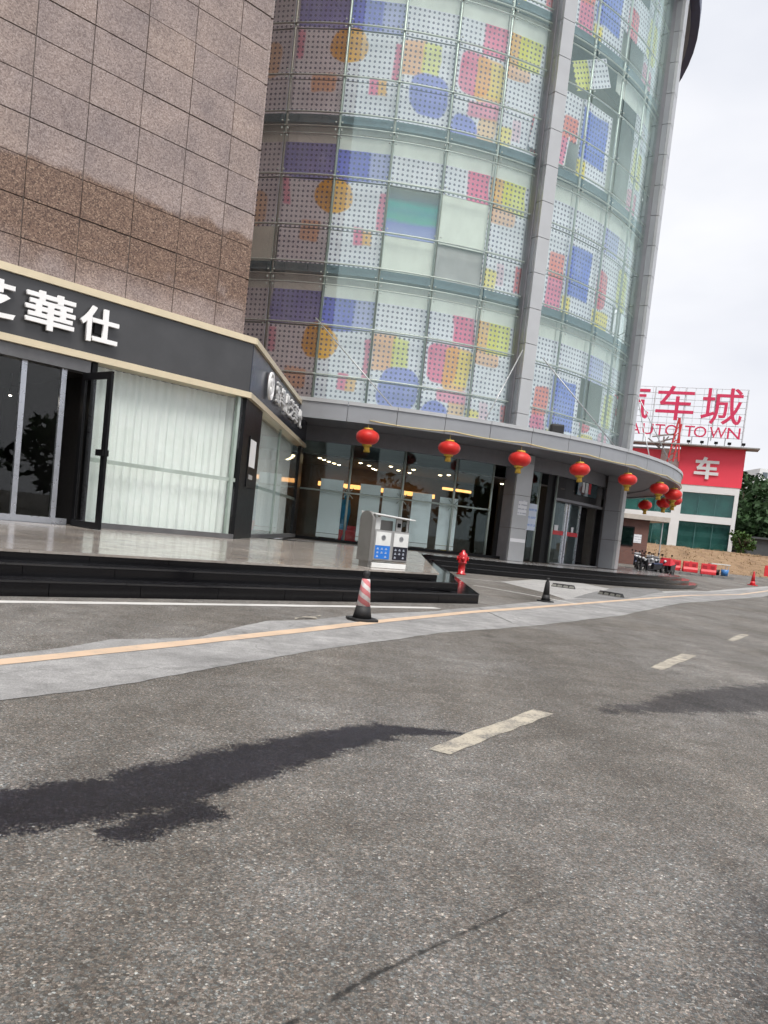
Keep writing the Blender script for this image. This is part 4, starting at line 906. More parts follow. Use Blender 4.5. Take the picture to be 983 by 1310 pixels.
for x0, m_, lbn in ((-.385, mat('label_blue', (.02, .17, .6), .4, 0, .1, 5), 'blue recycling label'), (.05, mat('label_black', (.012, .012, .022), .4, 0, .1, 5), 'black waste label')):
    d_ = lb('bin_door', STEELL, bn, bev=.004, b=(x0, x0 + .38, -BD / 2 - .014, -BD / 2 - .003, .17, .71))
    lb('label_top', BINW, d_, 0, b=(x0 + .012, x0 + .368, -BD / 2 - .018, -BD / 2 - .0135, .44, .70))
    o_ = lb('label_bottom', m_, d_, 0, b=(x0 + .012, x0 + .368, -BD / 2 - .0185, -BD / 2 - .0135, .18, .437)); o_['label'] = lbn
    b = MB()
    for r in range(3):
        for c in range(3):
            if r == 0 and c == 1: continue
            x = x0 + .05 + c * .1; z = .21 + r * .075; b.box(x, x + .05, -BD / 2 - .0205, -BD / 2 - .019, z, z + .014); b.box(x + .01, x + .04, -BD / 2 - .0205, -BD / 2 - .019, z + .022, z + .034)
    b.build('label_icons', mat('icon_pale', (.5, .55, .65), .5), d_, local=True)
    b = MB(); b.lathe([(.045, 0), (.055, 0), (.055, .003), (.045, .003), (.045, 0)], (0, 0, 0), 18, 'y'); me = b.mesh('label_symbol', mat('icon_grey', (.35, .36, .38), .5))
    link('label_symbol', me, d_, loc=(x0 + .19, -BD / 2 - .0215, .59), local=True)
# left end panel, taller with a rounded top
b = MB(); prof = [(-BD / 2 - .02, .12), (BD / 2 + .02, .12)] + [((BD / 2 + .02) * math.cos(R_(a)), .92 + .16 * math.sin(R_(a))) for a in range(0, 181, 15)]
n = len(prof); b.add([(-.50, y, z) for y, z in prof] + [(-.42, y, z) for y, z in prof], [tuple(range(n)), tuple(range(2 * n - 1, n - 1, -1))] + [(i, (i + 1) % n, n + (i + 1) % n, n + i) for i in range(n)]); b.build('end_panel', STEEL, bn, local=True)
for x in (-.32, .20, .42): lb('roof_post', STEELL if x > 0 else BINW, bn, .004, b=(x - (.02 if x > .3 else .07), x + (.02 if x > .3 else .07), -BD / 2 + .05, -BD / 2 + .08, .74, .985))
lb('inner_tray', STEEL, bn, b=(-.2, .12, -.05, .15, .74, .93)); lb('ashtray', BLACK, bn, .01, b=(.16, .24, -BD / 2 + .035, -BD / 2 + .05, .82, .90))
b = MB(); b.hexa([(-.46, -BD / 2 - .06, 1.02), (.52, -BD / 2 - .06, .975), (.52, BD / 2 + .06, .985), (-.46, BD / 2 + .06, 1.03), (-.46, -BD / 2 - .06, 1.05), (.52, -BD / 2 - .06, 1.0), (.52, BD / 2 + .06, 1.03), (-.46, BD / 2 + .06, 1.075)]); b.build('roof', BINW, bn, bevel=.008, local=True)

# ------------------------------------------------------------------ cones
CONEST, t = newmat('cone_stripes'); co = t.new('ShaderNodeTexCoord').outputs['Object']; sx = t.new('ShaderNodeSeparateXYZ'); t.put(sx.inputs[0], co)
an = t.math('ARCTAN2', sx.outputs[1], sx.outputs[0]); ph = t.math('ADD', t.math('MULTIPLY', sx.outputs[2], 7.2), t.math('MULTIPLY', an, .32))
fr = t.math('FRACT', ph); st = t.math('GREATER_THAN', fr, .52); nn_ = t.noise(co, 14, 5, .7)
col = t.mix(st, t.ramp(nn_, [(.3, (.62, .18, .2)), (.7, (.72, .27, .28))]), t.ramp(nn_, [(.3, (.6, .55, .55)), (.7, (.82, .79, .78))])); t.put(t.p.inputs['Base Color'], col); t.p.inputs['Roughness'].default_value = .55
def cone(name, label, loc, h, mats, base=True, group='traffic cones'):
    t_ = thing(name, label, 'traffic cone', tuple(loc), R_(25), group); r0_ = .135 * h / .7
    zb = .04 * h / .7
    b = MB(); r = .22 * h / .7; b.prism([(r * math.cos(R_(a)) * (1.12 if k % 2 else 1), r * math.sin(R_(a)) * (1.12 if k % 2 else 1)) for k, a in enumerate(range(0, 360, 45))], 0, zb); b.build('base', mats[0], t_, local=True, bevel=.008)
    z1 = .30 * h
    b = MB(); b.lathe([(r0_, zb), (r0_ * .74, z1)], (0, 0, 0), 20); b.build('skirt', mats[0], t_, True, local=True)
    b = MB(); b.lathe([(r0_ * .72, z1), (r0_ * .44, .82 * h), (r0_ * .4, .84 * h)], (0, 0, 0), 20); b.build('sleeve', mats[1], t_, True, local=True)
    b = MB(); b.lathe([(r0_ * .4, .84 * h), (r0_ * .26, .88 * h), (r0_ * .36, .92 * h), (r0_ * .32, h), (0, h)], (0, 0, 0), 16); b.build('top', mats[0] if mats[0] is RUBBER else mats[1], t_, True, local=True)
    return t_
cone('traffic_cone', 'black based cone with faded red and white stripes', G(463, 794), .68, (RUBBER, CONEST))
cone('traffic_cone', 'all black traffic cone standing on the white parking line', G(698, 770), .56, (RUBBER, RUBBER))
cone('traffic_cone', 'red traffic cone far off at the right edge', G(963, 749), .86, (RED, RED))
# hydrant
hp = TP(17.0, 21.0, 0); hp = G(590, 735); hy = thing('fire_hydrant', 'red fire hydrant before the round black steps', 'hydrant', tuple(hp)); hy.scale = (.86, .86, .9)
b = MB(); b.lathe([(.19, 0), (.19, .05), (.14, .06), (.14, .42), (.19, .44), (.19, .49), (.17, .5), (.19, .70), (.17, .80), (.08, .88), (.06, .95), (0, .95)], (0, 0, 0), 20); b.build('barrel', REDPAINT, hy, True, local=True)
for a in (-90, 0, 180):
    b = MB(); d = Vector((math.cos(R_(a)), math.sin(R_(a)), 0)); b.tube([d * .08 + Vector((0, 0, .62)), d * .2 + Vector((0, 0, .62)), d * .201 + Vector((0, 0, .62)), d * .245 + Vector((0, 0, .62))], [.07, .07, .09, .09], 12); b.build('nozzle', REDPAINT, hy, True, local=True)
# wheel stops
for i, (p, q, lb_) in enumerate(((G(706, 750), G(736, 754), 'black rubber wheel stop nearer the tower steps'), (G(767, 760), G(797, 765), 'black rubber wheel stop right of the other one'))):
    t_ = thing('wheel_stop', lb_, 'wheel stop', tuple((p + q) / 2), 0, 'rubber wheel stops'); d = (q - p); l = d.length; d.normalize(); nrm = Vector((-d.y, d.x, 0)); c = (p + q) / 2
    b = MB(); 
    def X(s, y, z): v = c + d * s + nrm * y; return (v.x, v.y, z)
    hl = l / 2; b.hexa([X(-hl, -.09, 0), X(hl, -.09, 0), X(hl, .09, 0), X(-hl, .09, 0), X(-hl + .05, -.05, .12), X(hl - .05, -.05, .12), X(hl - .05, .05, .12), X(-hl + .05, .05, .12)]); b.build('rubber_block', RUBBER, t_, bevel=.01)
    for k in range(4):
        s = -hl + (k + .5) * l / 4; b = MB(); b.hexa([X(s - .09, -.096, .02), X(s + .09, -.096, .02), X(s + .09, -.08, .02), X(s - .09, -.08, .02), X(s - .07, -.072, .085), X(s + .07, -.072, .085), X(s + .07, -.06, .085), X(s - .07, -.06, .085)]); b.build('reflector', mat('grey_reflector', (.2, .2, .18), .4), t_)

# ------------------------------------------------------------------ far right: kiosk, scooters, barriers, bank
def brick_mat(name, col, mort, sc_=1.):
    m, t = newmat(name); co = t.new('ShaderNodeTexCoord').outputs['Object']; mpn = t.new('ShaderNodeMapping'); mpn.inputs['Rotation'].default_value = (R_(90), 0, 0); t.put(mpn.inputs[0], co)
    bk = t.new('ShaderNodeTexBrick'); t.put(bk.inputs['Vector'], mpn.outputs[0]); bk.inputs['Scale'].default_value = sc_; bk.inputs['Color1'].default_value = c4(col); bk.inputs['Color2'].default_value = c4(tuple(c * .75 for c in col)); bk.inputs['Mortar'].default_value = c4(mort); bk.inputs['Mortar Size'].default_value = .012
    bk.inputs['Brick Width'].default_value = .24; bk.inputs['Row Height'].default_value = .075
    t.put(t.p.inputs['Base Color'], bk.outputs[0]); t.p.inputs['Roughness'].default_value = .8; return m
KY = 60.0
kl = atY(796, 690, KY); kr = atY(829, 690, KY); kz = gz(0, KY); ktop = atY(812, 664, KY).z
kk = thing('brick_kiosk', 'brown brick kiosk with dark framed window and pale flat roof', 'kiosk', (kl.x + 1, KY, kz))
b = MB(); b.box(kl.x - 1.5, kr.x, KY, KY + 3, kz - .1, ktop); b.build('wall', brick_mat('kiosk_brick', (.2, .075, .055), (.15, .12, .11)), kk)
b = MB(); b.box(kl.x - 1.8, atY(855, 666, KY).x, KY - .5, KY + 3.3, ktop, ktop + .35); b.build('roof', mat('kiosk_roof', (.5, .45, .4), .6), kk)
b = MB(); b.tube([(atY(846, 680, KY).x, KY - .2, kz), (atY(846, 680, KY).x, KY - .2, ktop)], .05, 8); b.build('roof_post', ALU_L, kk)
w0 = atY(797, 674, KY); w1 = atY(808, 697, KY); b = MB(); b.box(w0.x - .1, w1.x + .1, KY - .06, KY + .02, w1.z - .1, w0.z + .1); wf = b.build('window', BLACK, kk)
b = MB(); b.box(w0.x, w1.x, KY - .075, KY - .062, w1.z, w0.z); b.build('pane', GL_F, wf)
n0 = atY(811, 683, KY); n1 = atY(820, 695, KY); b = MB(); b.box(n0.x, n1.x, KY - .03, KY - .005, n1.z, n0.z); b.build('notice', NOTICE, label='white notice with blue print on the brick kiosk wall', cat='notice')

def scooter(name, label, loc, rz, mats, box=False, cover=None):
    t_ = thing(name, label, 'scooter', tuple(loc), rz, 'scooters parked by the kiosk'); bm_, seatm = mats
    for x in (-.62, .62):
        b = MB(); b.lathe([(.15, -.05), (.25, -.05), (.27, 0), (.25, .05), (.15, .05), (.15, -.05)], (x, 0, .27), 18, 'y'); wh = b.build('wheel', RUBBER, t_, True, local=True)
        b = MB(); b.lathe([(0, -.04), (.15, -.035), (.15, .035), (0, .04)], (x, 0, .27), 14, 'y'); b.build('rim', STEEL, wh, True, local=True)
    b = MB(); b.hexa([(-.75, -.13, .42), (-.05, -.15, .24), (-.05, .15, .24), (-.75, .13, .42), (-.85, -.1, .66), (-.1, -.13, .62), (-.1, .13, .62), (-.85, .1, .66)]); b.hexa([(-.1, -.15, .22), (.38, -.14, .22), (.38, .14, .22), (-.1, .15, .22), (-.1, -.15, .32), (.38, -.14, .32), (.38, .14, .32), (-.1, .15, .32)]); b.build('body', bm_, t_, bevel=.03, local=True)
    b = MB(); b.hexa([(.32, -.17, .26), (.42, -.15, .24), (.42, .15, .24), (.32, .17, .26), (.44, -.16, .9), (.52, -.10, .88), (.52, .1, .88), (.44, .16, .9)]); b.build('leg_shield', bm_, t_, bevel=.02, local=True)
    b = MB(); b.hexa([(-.85, -.14, .66), (-.1, -.14, .63), (-.1, .14, .63), (-.85, .14, .66), (-.82, -.12, .76), (-.12, -.10, .73), (-.12, .1, .73), (-.82, .12, .76)]); b.build('seat', seatm, t_, bevel=.03, local=True)
    b = MB(); b.tube([(.62, .09, .27), (.52, .06, .6), (.42, 0, 1.0)], .025, 6); b.tube([(.62, -.09, .27), (.52, -.06, .6), (.42, 0, 1.0)], .025, 6); b.build('fork', BLACK, t_, True, local=True)
    b = MB(); b.tube([(.3, -.34, 1.02), (.40, -.15, 1.02), (.42, 0, 1.0), (.40, .15, 1.02), (.3, .34, 1.02)], .022, 6); b.build('handlebar', BLACK, t_, True, local=True)
    for y in (-.3, .3):
        b = MB(); b.tube([(.35, y, 1.02), (.38, y * 1.1, 1.2)], .01, 5); b.lathe([(0, -.012), (.06, -.01), (.06, .01), (0, .012)], (.38, y * 1.1, 1.25), 10, 'x'); b.build('mirror', BLACK, t_, local=True)
    b = MB(); b.lathe([(0, .58), (.07, .57), (.09, .5)], (0, 0, .86), 12, 'x'); b.build('headlamp', mat('lamp_glass', (.7, .72, .74), .15), t_, True, local=True)
    b = MB(); b.hexa([(.42, -.07, .5), (.85, -.06, .46), (.85, .06, .46), (.42, .07, .5), (.45, -.05, .58), (.8, -.04, .54), (.8, .04, .54), (.45, .05, .58)]); b.build('mudguard', bm_, t_, bevel=.015, local=True)
    if box: b = MB(); b.box(-1.05, -.7, -.2, .2, .78, 1.12); b.build('top_box', box, t_, bevel=.03, local=True)
    if cover:
        b = MB(); b.hexa([(-.2, -.36, .72), (.55, -.38, .60), (.55, .38, .60), (-.2, .36, .72), (-.15, -.3, .84), (.45, -.34, 1.1), (.45, .34, 1.1), (-.15, .3, .84)]); b.build('wind_cover', cover, t_, bevel=.04, local=True)
    return t_
SW = mat('scooter_white', (.6, .61, .64), .3, 0, .05); SBk = mat('scooter_black', (.015, .015, .018), .3, 0, .05); SBl = mat('scooter_navy', (.03, .04, .09), .3, 0, .05)
SY = 50.0
def sloc(px, Y): p = atY(px, 720, Y); return (p.x, Y, gz(0, Y))
GREYC = mat('grey_cover', (.28, .28, .3), .8, 0, .2, 6)
scooter('scooter', 'leftmost scooter, navy with white front, beside the kiosk', sloc(814, 54), R_(250), (SBl, SBk), SW)
scooter('scooter', 'black scooter with white top box in the parked row', sloc(826, 51), R_(235), (SBk, SBk), SW)
scooter('scooter', 'scooter under a grey wind cover in the middle of the row', sloc(838, 50.5), R_(230), (SW, SBk), None, GREYC)
scooter('scooter', 'rightmost scooter with a bright red wind cover', sloc(856, 49), R_(225), (SBk, SBk), None, mat('red_cover', (.7, .04, .06), .7, 0, .15, 5))
scooter('scooter', 'black scooter squeezed between the leftmost and the white boxed one', sloc(820, 52.5), R_(240), (SBk, SBk))
scooter('scooter', 'black scooter in front of the grey covered one', sloc(846, 49), R_(215), (SBk, SBk))
scooter('scooter', 'black scooter lowest in the row, nearest the steps', sloc(834, 48.2), R_(205), (SBk, SBl))
# water barriers
def barrier(label, px, Y, rz):
    p = atY(px, 720, Y); t_ = thing('water_barrier', label, 'barrier', (p.x, Y, gz(0, Y)), rz, 'red plastic barriers below the bank')
    b = MB(); prof = [(y * .85, z * .82) for y, z in ((-.25, 0), (.25, 0), (.25, .25), (.14, .45), (.11, .95), (-.11, .95), (-.14, .45), (-.25, .25))]; n = len(prof)
    b.add([(-.52, y, z) for y, z in prof] + [(.52, y, z) for y, z in prof], [tuple(range(n)), tuple(range(2 * n - 1, n - 1, -1))] + [(i, (i + 1) % n, n + (i + 1) % n, n + i) for i in range(n)]); b.build('body', RED, t_, bevel=.03, local=True)
    for x in (-.26, .26): b = MB(); b.box(x - .14, x + .14, -.13, -.08, .42, .66); b.build('recess', mat('deep_red', (.4, .02, .03), .5), t_, bevel=.02, local=True)
    b = MB(); b.lathe([(.06, .77), (.06, .82), (0, .82)], (0, 0, 0), 10); b.build('filler_cap', RED, t_, local=True)
barrier('left red plastic barrier standing below the grassy bank', 884, 57.8, R_(-6)); barrier('right red plastic barrier next to the folding table', 908, 56.8, R_(-16)); barrier('red plastic barrier half hidden behind the scooters', 862, 58.5, R_(-4))
# folding table and blue crate
p = atY(921, 720, 58); z0 = gz(0, 58); t_ = thing('folding_table', 'white folding table beside the red barriers', 'table', (p.x, 58, z0)); b = MB(); b.box(p.x - .7, p.x + .7, 57.7, 58.3, z0 + .78, z0 + .84); b.build('table_top', BINW, t_)
for dx in (-.62, .62):
    for dy in (-.25, .25): b = MB(); b.tube([(p.x + dx, 58 + dy, z0), (p.x + dx, 58 + dy, z0 + .78)], .025, 6); b.build('leg', ALU_L, t_)
b = MB(); b.lathe([(.22, 0), (.28, .45), (.25, .45), (.2, .03), (0, .03)], (p.x + .25, 57.5, z0), 16); b.build('bucket', mat('blue_plastic', (.05, .2, .5), .4), None, True, label='blue bucket under the white folding table', cat='bucket')
b = MB(); b.lathe([(.2, 0), (.22, .4), (0, .4)], (p.x - .35, 57.5, z0), 16); b.build('bucket', BLACK, None, True, label='black bucket left of the blue bucket under the table', cat='bucket')
# bank
bk = MB(); rnd = random.Random(5); nxb, nyb = 60, 14; vs = []
for j in range(nyb + 1):
    for i in range(nxb + 1):
        x = 12 + i * 1.2; v = j / nyb; y = 62 + 13 * v + 1.2 * math.sin(x * .21) ; z = .70 + (2.75 - .75) * (v * v * (3 - 2 * v)) + rnd.uniform(-.06, .06) * (v > 0)
        vs.append((x, y, z if j else .4))
bk.add(vs, [(j * (nxb + 1) + i, j * (nxb + 1) + i + 1, (j + 1) * (nxb + 1) + i + 1, (j + 1) * (nxb + 1) + i) for j in range(nyb) for i in range(nxb)])
BANK, t = newmat('dry_bank'); co = t.new('ShaderNodeTexCoord').outputs['Object']; t.put(t.p.inputs['Base Color'], t.ramp(t.noise(co, 1.2, 7, .7), [(.3, (.14, .088, .05)), (.5, (.25, .16, .09)), (.65, (.3, .205, .12)), (.8, (.15, .14, .065))])); t.p.inputs['Roughness'].default_value = .95; t.put(t.p.inputs['Normal'], t.bump(t.noise(co, 6, 6), .6, .2))
bk.build('embankment', BANK, None, True, kind='structure', label='dry straw coloured earth bank below the red signed building')
b = MB(); b.box(10, 160, 74, 300, .6, 2.6); b.build('upper_terrain', BANK, kind='structure')
gr = MB(); rnd = random.Random(9)
for _ in range(3200):
    x = rnd.uniform(13, 60); v = rnd.random(); y = 62 + 13 * v + 1.2 * math.sin(x * .21); z = .70 + 2. * (v * v * (3 - 2 * v)); a = rnd.uniform(0, 6.3); h = rnd.uniform(.06, .2); wd = .05
    dx, dy = math.cos(a) * wd, math.sin(a) * wd; gr.add([(x - dx, y - dy, z - .05), (x + dx, y + dy, z - .05), (x + rnd.uniform(-.15, .15), y + rnd.uniform(-.15, .15), z + h)], [(0, 1, 2)])
gr.build('dry_grass', mat('dry_grass_blades', (.32, .23, .13), .9, 0, .4, .6), kind='stuff', label='dry straw grass on the earth bank', cat='grass')
b = MB(); q0 = atY(884, 742, 47); 
for i in range(7):
    pass
# kerb between forecourt and bank
kb = thing('low_kerb', 'low broken concrete kerb under the red barriers', 'kerb', (20, 54, gz(0, 54))); kb['kind'] = 'structure'
k0 = atY(800, 730, 53); k1 = atY(940, 737, 53)
for i in range(10):
    x0 = lerp(k0.x, k1.x, i / 10) + .02; x1 = lerp(k0.x, k1.x, (i + 1) / 10) - .02; b = MB(); b.box(x0, x1, 53, 53.25, gz(0, 53) - .1, gz(0, 53) + .14 + (.02 if i % 3 else -.03)); b.build('kerbstone', CONC3, kb)

# ------------------------------------------------------------------ far building with the red board and roof sign
FA = Vector((24., 87., 0)); FBd = Vector((12., -4.2, 0)).normalized(); FN = Vector((FBd.y, -FBd.x, 0))
def FB(px, py): q = onplane(px, py, FA, FN); return ((q - FA).dot(FBd), q.z)
def QP(s, z, out=0.): q = FA + FBd * s + FN * out; return Vector((q.x, q.y, z))
def qbox(s0, s1, z0, z1, o0, o1): b = MB(); b.obox(QP(s0, z0, o0), QP(s1, z0, o0) - QP(s0, z0, o0), QP(s0, z0, o1) - QP(s0, z0, o0), (0, 0, z1 - z0)); return b
WHT = mat('white_render', (.72, .73, .74), .7, 0, .06, .4); REDB = mat('red_board', (.86, .06, .10), .5, 0, .04, .5)
fb = thing('showroom_building', 'white framed showroom with red board and big red roof sign', 'building', tuple(FA))
sR, zBt = FB(955, 576); _, zBb = FB(948, 625); sL = -16
qbox(sL, sR - .1, zBt - 4.6 - 8.2, zBt - .25, -14, -.5).build('wall', WHT, fb)
sbL = FB(868, 600)[0]
qbox(sbL, sR, zBb, zBt, -.5, .1).build('red_board', REDB, fb); qbox(sL, FB(846, 580)[0], zBb, zBt - .5, -.5, .0).build('red_board', REDB, fb)
qbox(sL, sR + 1.2, zBt, zBt + .12, -.9, 1.3).build('board_top', mat('grey_ledge', (.3, .3, .3), .6), fb)
# frame columns and beams with teal glazing
zw = [FB(940, 634)[1], FB(937, 663)[1], FB(936, 672)[1], FB(932, 707)[1]]
qbox(sL, sR - .1, zw[0], zBb, -.49, .05).build('beam', WHT, fb); qbox(sL, sR - .1, zw[2], zw[1], -.49, .04).build('beam', WHT, fb)
cs = [(FB(937, 660)[0], sR - .1), (FB(858, 660)[0], FB(870, 660)[0])]
cs += [(2 * cs[1][0] - cs[0][0], 2 * cs[1][0] - cs[0][0] + 1.0)]; cs += [(cs[2][0] - 6.5, cs[2][0] - 5.5)]
for a_, b_ in cs: qbox(a_, b_, zw[3] - 2.5, zw[0] - .003, -.49, .052).build('pillar', WHT, fb)
for (r0_, r1_) in ((zw[1], zw[0]), (zw[3] - 1.5, zw[2])):
    for k in range(len(cs) - 1):
        x0, x1 = cs[k + 1][1], cs[k][0]; n = 3
        for i in range(n):
            a_, b_ = lerp(x0, x1, i / n), lerp(x0, x1, (i + 1) / n); qbox(a_ + .03, b_ - .03, r0_ + .03, r1_ - .03, -.30, -.28).build('window', GL_F, fb)
        for i in range(n + 1): a_ = lerp(x0, x1, i / n); qbox(a_ - .03, a_ + .03, r0_, r1_, -.33, -.24).build('window_frame', mat('teal_frame', (.06, .16, .16), .4), fb)
qbox(sL, sR - .2, zw[3] - 2, zw[0], -.48, -.45).build('glazing_back', mat('teal_back', (.075, .15, .145), .6, 0, .5, .4), fb)
def qtext(body, x0, x1, z0, z1, m, name, out, bold, parent): return place_text(text_mesh(body, x1 - x0, z1 - z0, .15, bold, m, name), QP(x0, z0, out), FBd, UP, FN, parent, name)
a = FB(887, 612); c = FB(922, 586); qtext('车', a[0], c[0], a[1], c[1], WHT, 'board_letter', .1, .03, fb)
# roof sign on its steel frame
rs = thing('roof_sign', 'large red roof sign lettering on a pale steel lattice', 'sign', tuple(QP(6, zBt + .2)))
GAL = mat('galvanised_steel', (.55, .56, .58), .5, .3, .1); SRED = mat('sign_red', (.62, .03, .10), .5, 0, .06)
zt = FB(955, 499)[1]; zb_ = FB(950, 562)[1]; s1 = FB(956, 520)[0]; s0 = -9
for s in [s0 + i * (s1 - s0) / 7 for i in range(8)]:
    b = MB()
    for o in (-.5, .1): b.bar(QP(s, zb_ - .3, o), QP(s, zt, o), .09)
    for i in range(8):
        za, zc = lerp(zb_, zt, i / 8), lerp(zb_, zt, (i + 1) / 8); b.bar(QP(s, za, -.5 if i % 2 else .1), QP(s, zc, .1 if i % 2 else -.5), .06)
    b.build('lattice_post', GAL, rs)
for i in range(9):
    z = lerp(zb_, zt, i / 8); b = MB(); b.bar(QP(s0, z, -.02), QP(s1, z, -.02), .05); b.build('lattice_rail', GAL, rs)
for i in range(26):
    s = lerp(s0, s1, i / 25); b = MB(); b.bar(QP(s, zb_, -.05), QP(s, zt, -.05), .03); b.build('lattice_wire', GAL, rs)
def pxr(x0, y0, x1, y1): a = FB(x0, y1); c = FB(x1, y0); return a[0], c[0], a[1], c[1]
a = FB(838, 537); c = FB(890, 495)
zc0, zc1 = FB(866, 538)[1], FB(866, 494)[1]
x0, x1 = FB(840, 516)[0], FB(889, 516)[0]; qtext('车', x0, x1, zc0, zc1, SRED, 'sign_letter', .12, .004, rs)
x2, x3 = FB(898, 518)[0], FB(951, 520)[0]; qtext('城', x2, x3, FB(925, 544)[1], FB(925, 497)[1], SRED, 'sign_letter', .12, .004, rs)
wd = x1 - x0; qtext('汽', x0 - wd - .7, x0 - .7, zc0, zc1, SRED, 'sign_letter', .12, .004, rs)
zt0, zt1 = FB(900, 560)[1], FB(900, 546)[1]
for ch_, xa in zip('AUTOTOWN', (806, 822, 838, 851, 876, 888, 908, 931)):
    xs_ = FB(xa, 552)[0]; wd_ = {'W': 1.65, 'N': 1.25, 'O': 1.25, 'T': 1.0}.get(ch_, 1.1); qtext(ch_, xs_, xs_ + wd_, zt0, zt1, SRED, 'sign_letter', .12, .0, rs)
for i in range(14):
    b = MB(); s = lerp(s0, s1, i / 13); b.bar(QP(s, zBt + .1, -.3), QP(s, zb_, -.1), .08); b.build('stand', GAL, rs)
# floodlights on the board edge
for i, px in enumerate((881, 898, 916, 933, 951)):
    s, z = FB(px, 566); t_ = thing('board_floodlight', ('leftmost', 'second from left', 'middle', 'second from right', 'rightmost')[i] + ' of five small black floodlights over the red board', 'floodlight', tuple(QP(s, zBt + .12, .9)), 0, 'floodlights on the red board ledge')
    b = MB(); b.bar(QP(s, zBt + .12, .9), QP(s, zBt + .35, 1.0), .06); b.build('arm', BLACK, t_); b = MB(); b.obox(QP(s - .18, zBt + .3, .85), FBd * .36, FN * .3, (0, 0, .25)); b.build('lamp_head', BLACK, t_, bevel=.03)
# red lattice mast in front of the board
ms = thing('red_lattice_mast', 'red steel lattice mast rising over the canopy end', 'mast', tuple(QP(FB(862, 600)[0], zBb, .9)))
mb_, mt_ = FB(860, 592), FB(870, 537)
for (xa, ya, xb, yb) in ((854, 592, 869, 537), (868, 592, 870, 537), (861, 592, 872, 545)):
    b = MB(); p, q = FB(xa, ya), FB(xb, yb); b.bar(QP(p[0], p[1], 1.2), QP(q[0], q[1], 1.2), .16); b.build('chord', REDPAINT, ms)
for i in range(7):
    t0 = i / 7; p = FB(lerp(854, 869, t0), lerp(592, 537, t0)); q = FB(lerp(868, 870, t0 + .1), lerp(592, 537, min(1, t0 + .1))); b = MB(); b.bar(QP(p[0], p[1], 1.2), QP(q[0], q[1], 1.2), .09); b.build('brace', REDPAINT, ms)
b = MB()
for (xa, ya, xb, yb) in ((835, 560, 862, 557), (838, 568, 864, 562), (842, 575, 856, 560), (848, 582, 850, 560), (830, 562, 845, 575)):
    p, q = FB(xa, ya), FB(xb, yb); b.bar(QP(p[0], p[1], .9), QP(q[0], q[1], .9), .14)
b.build('steel_bracing', mat('rusty_steel', (.22, .18, .17), .7), label='grey steel bracing left of the red lattice mast', cat='bracing')

# ------------------------------------------------------------------ trees, far block
LEAF = {}
def leafm(name, col):
    m, t = newmat(name); co = t.new('ShaderNodeTexCoord').outputs['Object']; t.put(t.p.inputs['Base Color'], t.ramp(t.noise(co, .8, 4, .7), [(.3, tuple(c * .5 for c in col)), (.55, col), (.8, tuple(c * 1.7 for c in col))])); t.p.inputs['Roughness'].default_value = .6; t.p.inputs['Specular IOR Level'].default_value = .25; return m
LDK = leafm('leaf_dark', (.03, .065, .022)); LBR = leafm('leaf_bright', (.06, .115, .028)); BARK = mat('bark', (.09, .07, .05), .9, 0, .3, 6, .5, 10)
def leaves(b, c, rx, rz, n, ls, rnd, clumps=14):
    cl = []
    for _ in range(clumps):
        v = Vector((rnd.gauss(0, 1), rnd.gauss(0, 1), rnd.gauss(0, 1))).normalized() * rnd.uniform(.35, .95); cl.append((Vector((c[0] + v.x * rx, c[1] + v.y * rx, c[2] + v.z * rz)), rnd.uniform(.25, .48) * rx))
    for _ in range(n):
        cc_, r = rnd.choice(cl); v = Vector((rnd.gauss(0, 1), rnd.gauss(0, 1), rnd.gauss(0, .8))).normalized() * r * rnd.uniform(.6, 1.05); p = cc_ + v
        a = Vector((rnd.gauss(0, 1), rnd.gauss(0, 1), rnd.gauss(0, .6))).normalized(); d = a.cross(Vector((rnd.gauss(0, 1), rnd.gauss(0, 1), rnd.gauss(0, 1)))).normalized(); s = ls * rnd.uniform(.6, 1.3)
        b.add([p - a * s, p + d * s * .5, p + a * s, p - d * s * .5], [(0, 1, 2, 3)])
def tree(label, px, ytop, Y, rad, seed, m, n=1600, zb=2.5, ls=.42):
    p = atY(px, ytop, Y); rnd = random.Random(seed); h = p.z - zb; t_ = thing('tree', label, 'tree', (p.x, Y, zb), 0, 'trees on the hillside')
    b = MB(); b.tube([(0, 0, -1), (.1, 0, h * .3), (.2, .1, h * .6), (.1, 0, h * .85)], [.35, .28, .2, .06], 8)
    for _ in range(6):
        a = rnd.uniform(0, 6.28); b.tube([(.1, 0, h * rnd.uniform(.3, .55)), (math.cos(a) * rad * .4, math.sin(a) * rad * .4, h * .65), (math.cos(a) * rad * .75, math.sin(a) * rad * .75, h * .8)], [.14, .08, .03], 6)
    b.build('trunk', BARK, t_, True, local=True)
    b = MB(); leaves(b, (0, 0, h * .62), rad, h * .42, n, ls, rnd, 18); b.build('crown', m, t_, local=True)
tree('dark broad tree directly right of the showroom wall', 953, 615, 96, 4.2, 1, LDK, 2600); tree('dark tall tree at the right edge, highest crown', 979, 598, 105, 5.5, 2, LDK, 3000); tree('dark tree standing between the two tall crowns', 966, 604, 112, 5., 3, LDK, 2400)
tree('dark low tree behind the bright bush', 972, 655, 90, 4., 4, LDK, 2400); tree('dark tree at the far right beyond the frame edge', 1005, 610, 98, 5.5, 6, LDK, 2000)
tree('small bright green bush by the showroom corner', 951, 683, 80, 1.3, 5, LBR, 900, 2.2, .2)
hl = MB(); hs_ = []
for i in range(30):
    x = 40 + i * 6; hs_ += [(x, 118, 1), (x, 135, 8 + 2.5 * math.sin(i * .7)), (x, 190, 13 + 3 * math.sin(i * .5))]
hl.add(hs_, [(i * 3 + k, i * 3 + 3 + k, i * 3 + 4 + k, i * 3 + 1 + k) for i in range(29) for k in range(2)]); hl.build('hill', leafm('hill_green', (.035, .06, .025)), None, True, kind='structure')
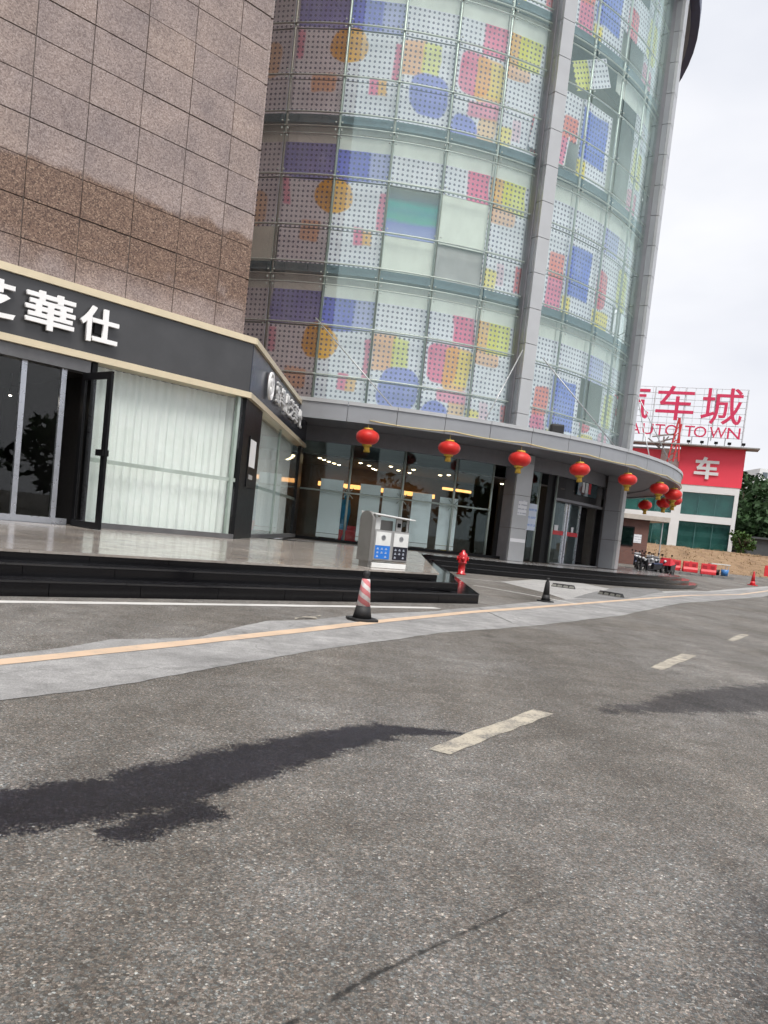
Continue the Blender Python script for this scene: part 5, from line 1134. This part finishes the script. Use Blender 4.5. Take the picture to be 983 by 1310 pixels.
p0, p1 = atY(973, 599, 200), atY(1040, 599, 200); bl = thing('apartment_block', 'pale far apartment block peeping over the trees', 'building', (p0.x, 200, 0))
b = MB(); b.box(p0.x, p1.x, 200, 212, 0, p0.z); b.build('wall', WHT, bl)
for r in range(3):
    for c in range(6):
        x = p0.x + .8 + c * 2.2; z = p0.z - 2.4 - r * 2.9; b = MB(); b.box(x, x + 1.3, 199.93, 199.99, z, z + 1.5); b.build('window', mat('grey_window', (.12, .15, .17), .3), bl)
b = MB(); b.box(p0.x + 6, p0.x + 9, 202, 206, p0.z, p0.z + 2); b.build('roof_hut', WHT, bl)
# red site fence and dark vehicle shed at the far right
b = MB(); p = atY(976, 722, 62)
for i in range(5):
    b.box(p.x + i * 1.3, p.x + i * 1.3 + 1.2, 61.5, 61.56, gz(0, 62) + .15, gz(0, 62) + 1.0)
b.build('site_fence', RED, label='strip of red site fencing at the right edge', cat='fence')
b = MB(); p = atY(958, 690, 84); b.box(p.x, p.x + 9, 84, 88, 2.4, 4.6); b.box(p.x - .3, p.x + 9.3, 83.6, 88.4, 4.6, 4.8); b.build('shed', mat('dark_shed', (.05, .055, .06), .6), label='low dark flat roofed shed under the hillside trees', cat='shed')

# ------------------------------------------------------------------ across the road, behind the viewpoint: what the glass mirrors
rt = MB(); rnd = random.Random(11)
for i in range(22):
    t0 = -75 + i * 6.5; x = 24 + .53 * t0 + rnd.uniform(-1.5, 1.5); y = -15 + .85 * t0 + rnd.uniform(-1.5, 1.5); leaves(rt, (x, y, 4.2), 3.6, 3.0, 650, .5, rnd, 14); rt.tube([(x, y, 0), (x, y, 4)], [.25, .15], 6)
rt.build('roadside_trees', LDK, kind='stuff', label='row of dark trees across the road mirrored in the glass', cat='trees')
for (x, wd_, h_, m_, lb_) in ((-34, 24, 17, mat('pale_block', (.42, .47, .5), .6), 'pale office block across the road mirrored in the lobby glass'), (6, 18, 24, mat('grey_block', (.3, .35, .38), .6), 'grey office block across the road mirrored in the lobby glass')):
    t_ = thing('office_block', lb_, 'building', (x, -92, 0)); b = MB(); b.box(x, x + wd_, -104, -92, 0, h_); b.build('wall', m_, t_)
    for r in range(int(h_ / 3.4)):
        b = MB(); b.box(x + .6, x + wd_ - .6, -92.0, -91.95, 1.4 + r * 3.4, 3.2 + r * 3.4); b.build('window_band', mat('mirror_band', (.06, .09, .11), .15), t_)
for o in list(bpy.data.objects):
    if '_b' in o: del o['_b']
